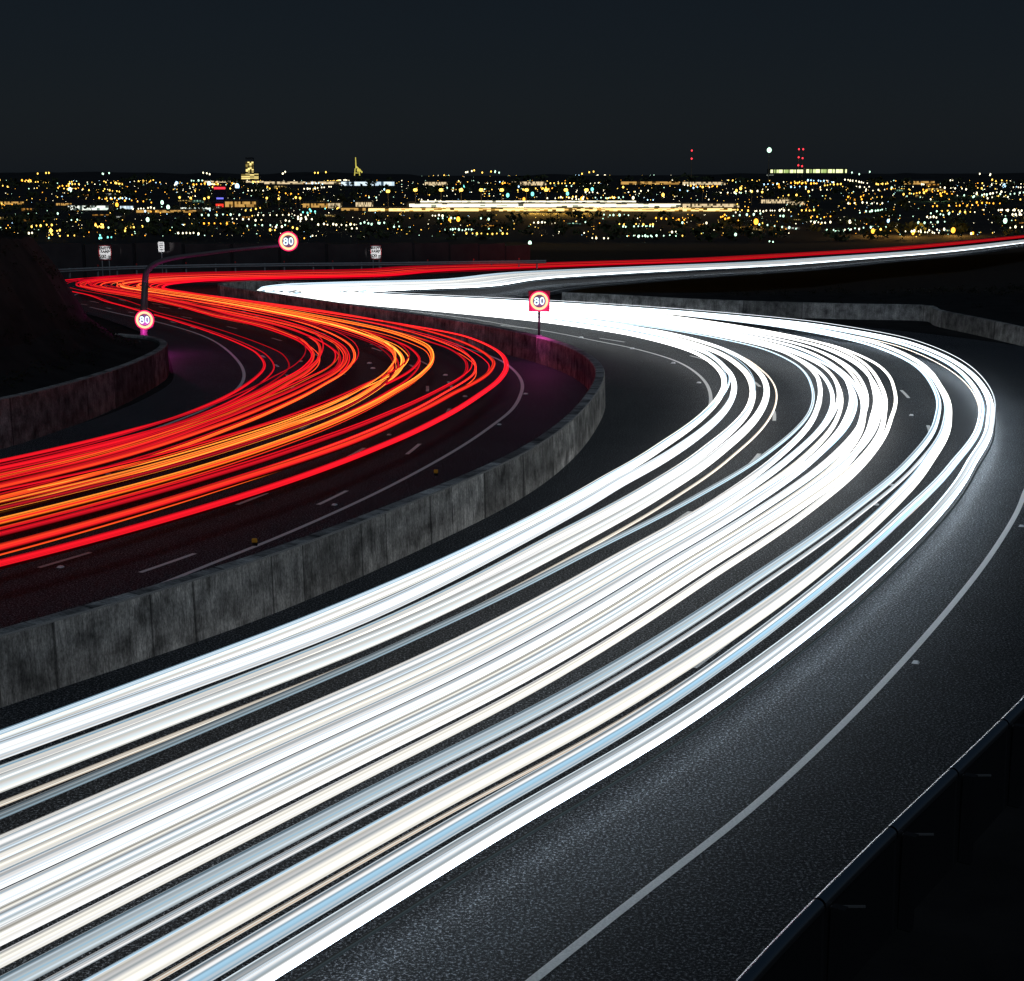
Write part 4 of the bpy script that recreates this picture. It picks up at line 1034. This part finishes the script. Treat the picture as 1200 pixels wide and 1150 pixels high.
for i, x in enumerate([211, 224, 240, 245, 313, 327, 347, 352]):
    light_mast(x, 232 + (i % 3) * .7, 243.5, 'warm', 1.2, 'slim yellow light mast in the left city in front of the dim sheds', group='left city masts')
for i, (x, y0, y1) in enumerate([(880.5, 225, 240), (933, 229, 238), (893, 225.5, 233), (947, 225, 237), (823, 220, 236), (730, 220, 234)]):
    light_mast(x, y0, y1, 'warm', 1.15, 'slim yellow light mast in the right part of the city', group='right city masts')
light_mast(900.3, 177.5, 210, 'green', 2.6, 'tall mast with one brilliant greenish light on the right skyline', d=9000)
for x, y0, ls, lab in [(810, 178, ((0, 0), (0, 9)), 'thin radio mast with two red lights left of the tall light mast'), (935, 176.5, ((0, 0), (0, 9), (0, 18)), 'left radio mast with red lights behind the arena'), (940, 176.5, ((0, 0), (-.4, 10), (-.6, 19)), 'right radio mast with red lights behind the arena')]:
    light_mast(x, y0, 208, 'red', .95, lab, 'radio mast', 11000, 'radio masts', ls)
g = at_d(419, 206, 8000); q = PXM(8000.0)
cr = thing('harbour_crane', g, 'yellow lit harbour crane rising over the horizon left of the middle', 'crane')
M_CRANE = glow('floodlit_crane_steel', (.75, .65, .12), .9)  # floodlight put in as the steel's own glow
m = MB()
m.tube([(-3.5*q, 0, 0), (-2.6*q, 0, 8*q)], .5*q, 5); m.tube([(2.5*q, 0, 0), (1.6*q, 0, 8*q)], .5*q, 5); m.tube([(-3.2*q, 0, 3*q), (2.2*q, 0, 3*q)], .4*q, 5); m.build('portal', M_CRANE, cr)
m = MB(); m.tube([(-1.6*q, 0, 8*q), (-1.9*q, 0, 20.5*q)], [.7*q, .45*q], 5); m.build('tower', M_CRANE, cr)
m = MB(); m.tube([(-1.9*q, 0, 11*q), (5.5*q, 0, 3.5*q)], [.7*q, .9*q], 5); m.build('jib', M_CRANE, cr)
m = MB(); m.box((1.5*q, 0, 6*q), (4*q, 3*q, 3*q), 0, .3*q); m.build('cabin', M_CRANE, cr)

# ------------------------------------------------------------------ trees
def leaf_cloud(n, blobs, size, seed):
    """leaf clumps: n small crumpled quads spread through several blobs"""
    g_ = np.random.default_rng(seed); v = []; f = []
    for _ in range(n):
        c, r = blobs[g_.integers(len(blobs))]
        d_ = g_.normal(size=3); d_ /= np.linalg.norm(d_) + 1e-9
        p = np.array(c) + d_ * np.array(r) * g_.random() ** .42
        a = g_.normal(size=3); a /= np.linalg.norm(a); b = np.cross(a, g_.normal(size=3)); b /= np.linalg.norm(b) + 1e-9
        s = size * g_.uniform(.5, 1.3); k = len(v)
        v += [tuple(p - a*s), tuple(p - b*s*.6), tuple(p + a*s), tuple(p + b*s*.6 + np.cross(a, b)*s*.3)]; f.append((k, k+1, k+2, k+3))
    return v, f
def tree(px, py, hpx, label, seed, group=None):
    g = at(px, py, ZC); q = PXM(g.y); h = hpx * q
    t = thing('tree', g, label, 'tree', group); r_ = np.random.default_rng(seed)
    m = MB(); m.tube([(0, 0, -.5), (.02*h, 0, .3*h), (0, 0, .62*h)], [.05*h, .035*h, .015*h], 6)
    for k in range(4):
        a = k * 1.7 + seed; m.tube([(0, 0, (.28 + .07*k)*h), (.28*h*math.cos(a), .28*h*math.sin(a), (.5 + .08*k)*h)], [.02*h, .006*h], 5)
    m.build('trunk', M_BARK, t)
    bl = [((r_.normal()*.24*h, r_.normal()*.2*h, (.62 + r_.normal()*.13)*h), (.24*h, .24*h, .17*h)) for _ in range(7)]
    v, f = leaf_cloud(420, bl, .05*h, seed); mesh_obj('crown', v, f, M_LEAF, t); return t
for i, (x, y, h) in enumerate([(617, 255, 8), (645, 254.5, 7), (656, 254, 7), (678, 255, 8), (688, 253, 7)]):
    tree(x, y, h, ['leftmost orange lit tree under the freight shed', 'second orange lit tree under the freight shed', 'third orange lit tree under the freight shed', 'fourth orange lit tree under the freight shed', 'rightmost orange lit tree under the freight shed'][i], 40 + i, 'orange lit trees under the freight shed')
for i, (x, y, h) in enumerate([(1012, 279, 11), (1028, 281, 11), (1040, 279, 10), (1058, 280, 9), (1104, 279, 9), (1126, 280, 9)]):
    tree(x, y, h, ['leftmost of the trees lit by amber lamps on the right', 'tree at the foot of the big amber lamp right of centre', 'tree right of the big amber lamp right of centre', 'tree beside the smaller amber lamp on the right', 'tree left of the big amber lamp near the trails', 'tree right of the big amber lamp near the trails'][i], 60 + i, 'trees lit by the amber lamps')
for i, (x, y, h) in enumerate([(1102, 238, 7), (1137, 232, 6)]):
    tree(x, y, h, ['green lit round tree on the right, the lower one', 'green lit tree on the right, the upper one'][i], 80 + i)
# dark tree belts of the plain
v = []; f = []
for k in range(700):
    x = rng.uniform(-300, 1500); y = 212 + 72 * rng.random()
    if too_near_wall(x, y - 3): continue
    if 420 < x < 900 and 232 < y < 254: continue
    p = at(x, y, ZC); h = rng.uniform(7, 14) * max(1, p.y / 2600)
    a, b = leaf_cloud(26, [((p.x, p.y, ZC + h * .5), (h * 1.0, h * .8, h * .5))], h * .3, 1000 + k)
    o_ = len(v); v += a; f += [tuple(o_ + j for j in q_) for q_ in b]
tag(mesh_obj('tree_belt', v, f, M_LEAF), 'dark belts of trees between the city lights', 'trees', kind='stuff')

# the lamps' own light where the photograph shows it falling on trees and yards
def lamp_light(px, py, up, power, col, size=3):
    p = at(px, py, ZC) + Vector((0, -6, up)); ld = bpy.data.lights.new('lamp_light', 'POINT'); ld.energy = power; ld.color = col; ld.shadow_soft_size = size
    o = bpy.data.objects.new('lamp_light', ld); C.objects.link(o); o.location = p
for x, y in [(625, 250), (650, 250), (683, 250)]: lamp_light(x, y, 16, 2.5e5, (1, .55, .08))
for x, y in [(1023, 276), (1062, 277), (1117, 276), (886, 266)]: lamp_light(x, y, 14, 7e4, (1, .5, .1))
for x, y in [(520, 246), (610, 246), (700, 246), (800, 246)]: lamp_light(x, y, 30, 2.5e5, (1, .7, .3), 8)
lamp_light(1102, 236, 20, 8e4, (.5, 1, .4)); lamp_light(1137, 230, 20, 8e4, (.5, 1, .4))

# ------------------------------------------------------------------ scrub on the dark verges
def scrub(name, pts, label, seed, hh=(.25, .8), kind='stuff'):
    g_ = np.random.default_rng(seed); v = []; f = []
    for x, y, z in pts:
        h = g_.uniform(*hh)
        a, b = leaf_cloud(26, [((x, y, z + h * .45), (h * .8, h * .8, h * .5))], h * .12, int(g_.integers(1e9)))
        o_ = len(v); v += a; f += [tuple(o_ + j for j in q_) for q_ in b]
    return tag(mesh_obj(name, v, f, M_SCRUB), label, 'scrub', kind=kind)
pts = [(rng.uniform(2, 60), rng.uniform(104, 112), -.1) for _ in range(160)] + [(rng.uniform(14, 60), rng.uniform(94, 125), -.3) for _ in range(260)]
pts = [p for p in pts if p[1] < 100 + p[0] * .42 and p[1] > 92 - p[0] * .2]
scrub('infield_scrub', pts, 'low dark scrub between the two arms of the road', 6, (.2, .6))

pts = []
for _ in range(700):
    i = rng.integers(0, len(LWr)); o_ = rng.uniform(1.2, 9); h_ = np.interp(o_, [a for a, b in PR], [b for a, b in PR])
    pts.append((LWr[i, 0] + nl[i, 0] * -o_, LWr[i, 1] + nl[i, 1] * -o_, hw[i] - .2 + h_ * (1 if i < len(LWr) - 3 else .7)))
scrub('bank_scrub', pts, 'low dark scrub on the slope behind the retaining wall', 8, (.15, .5))
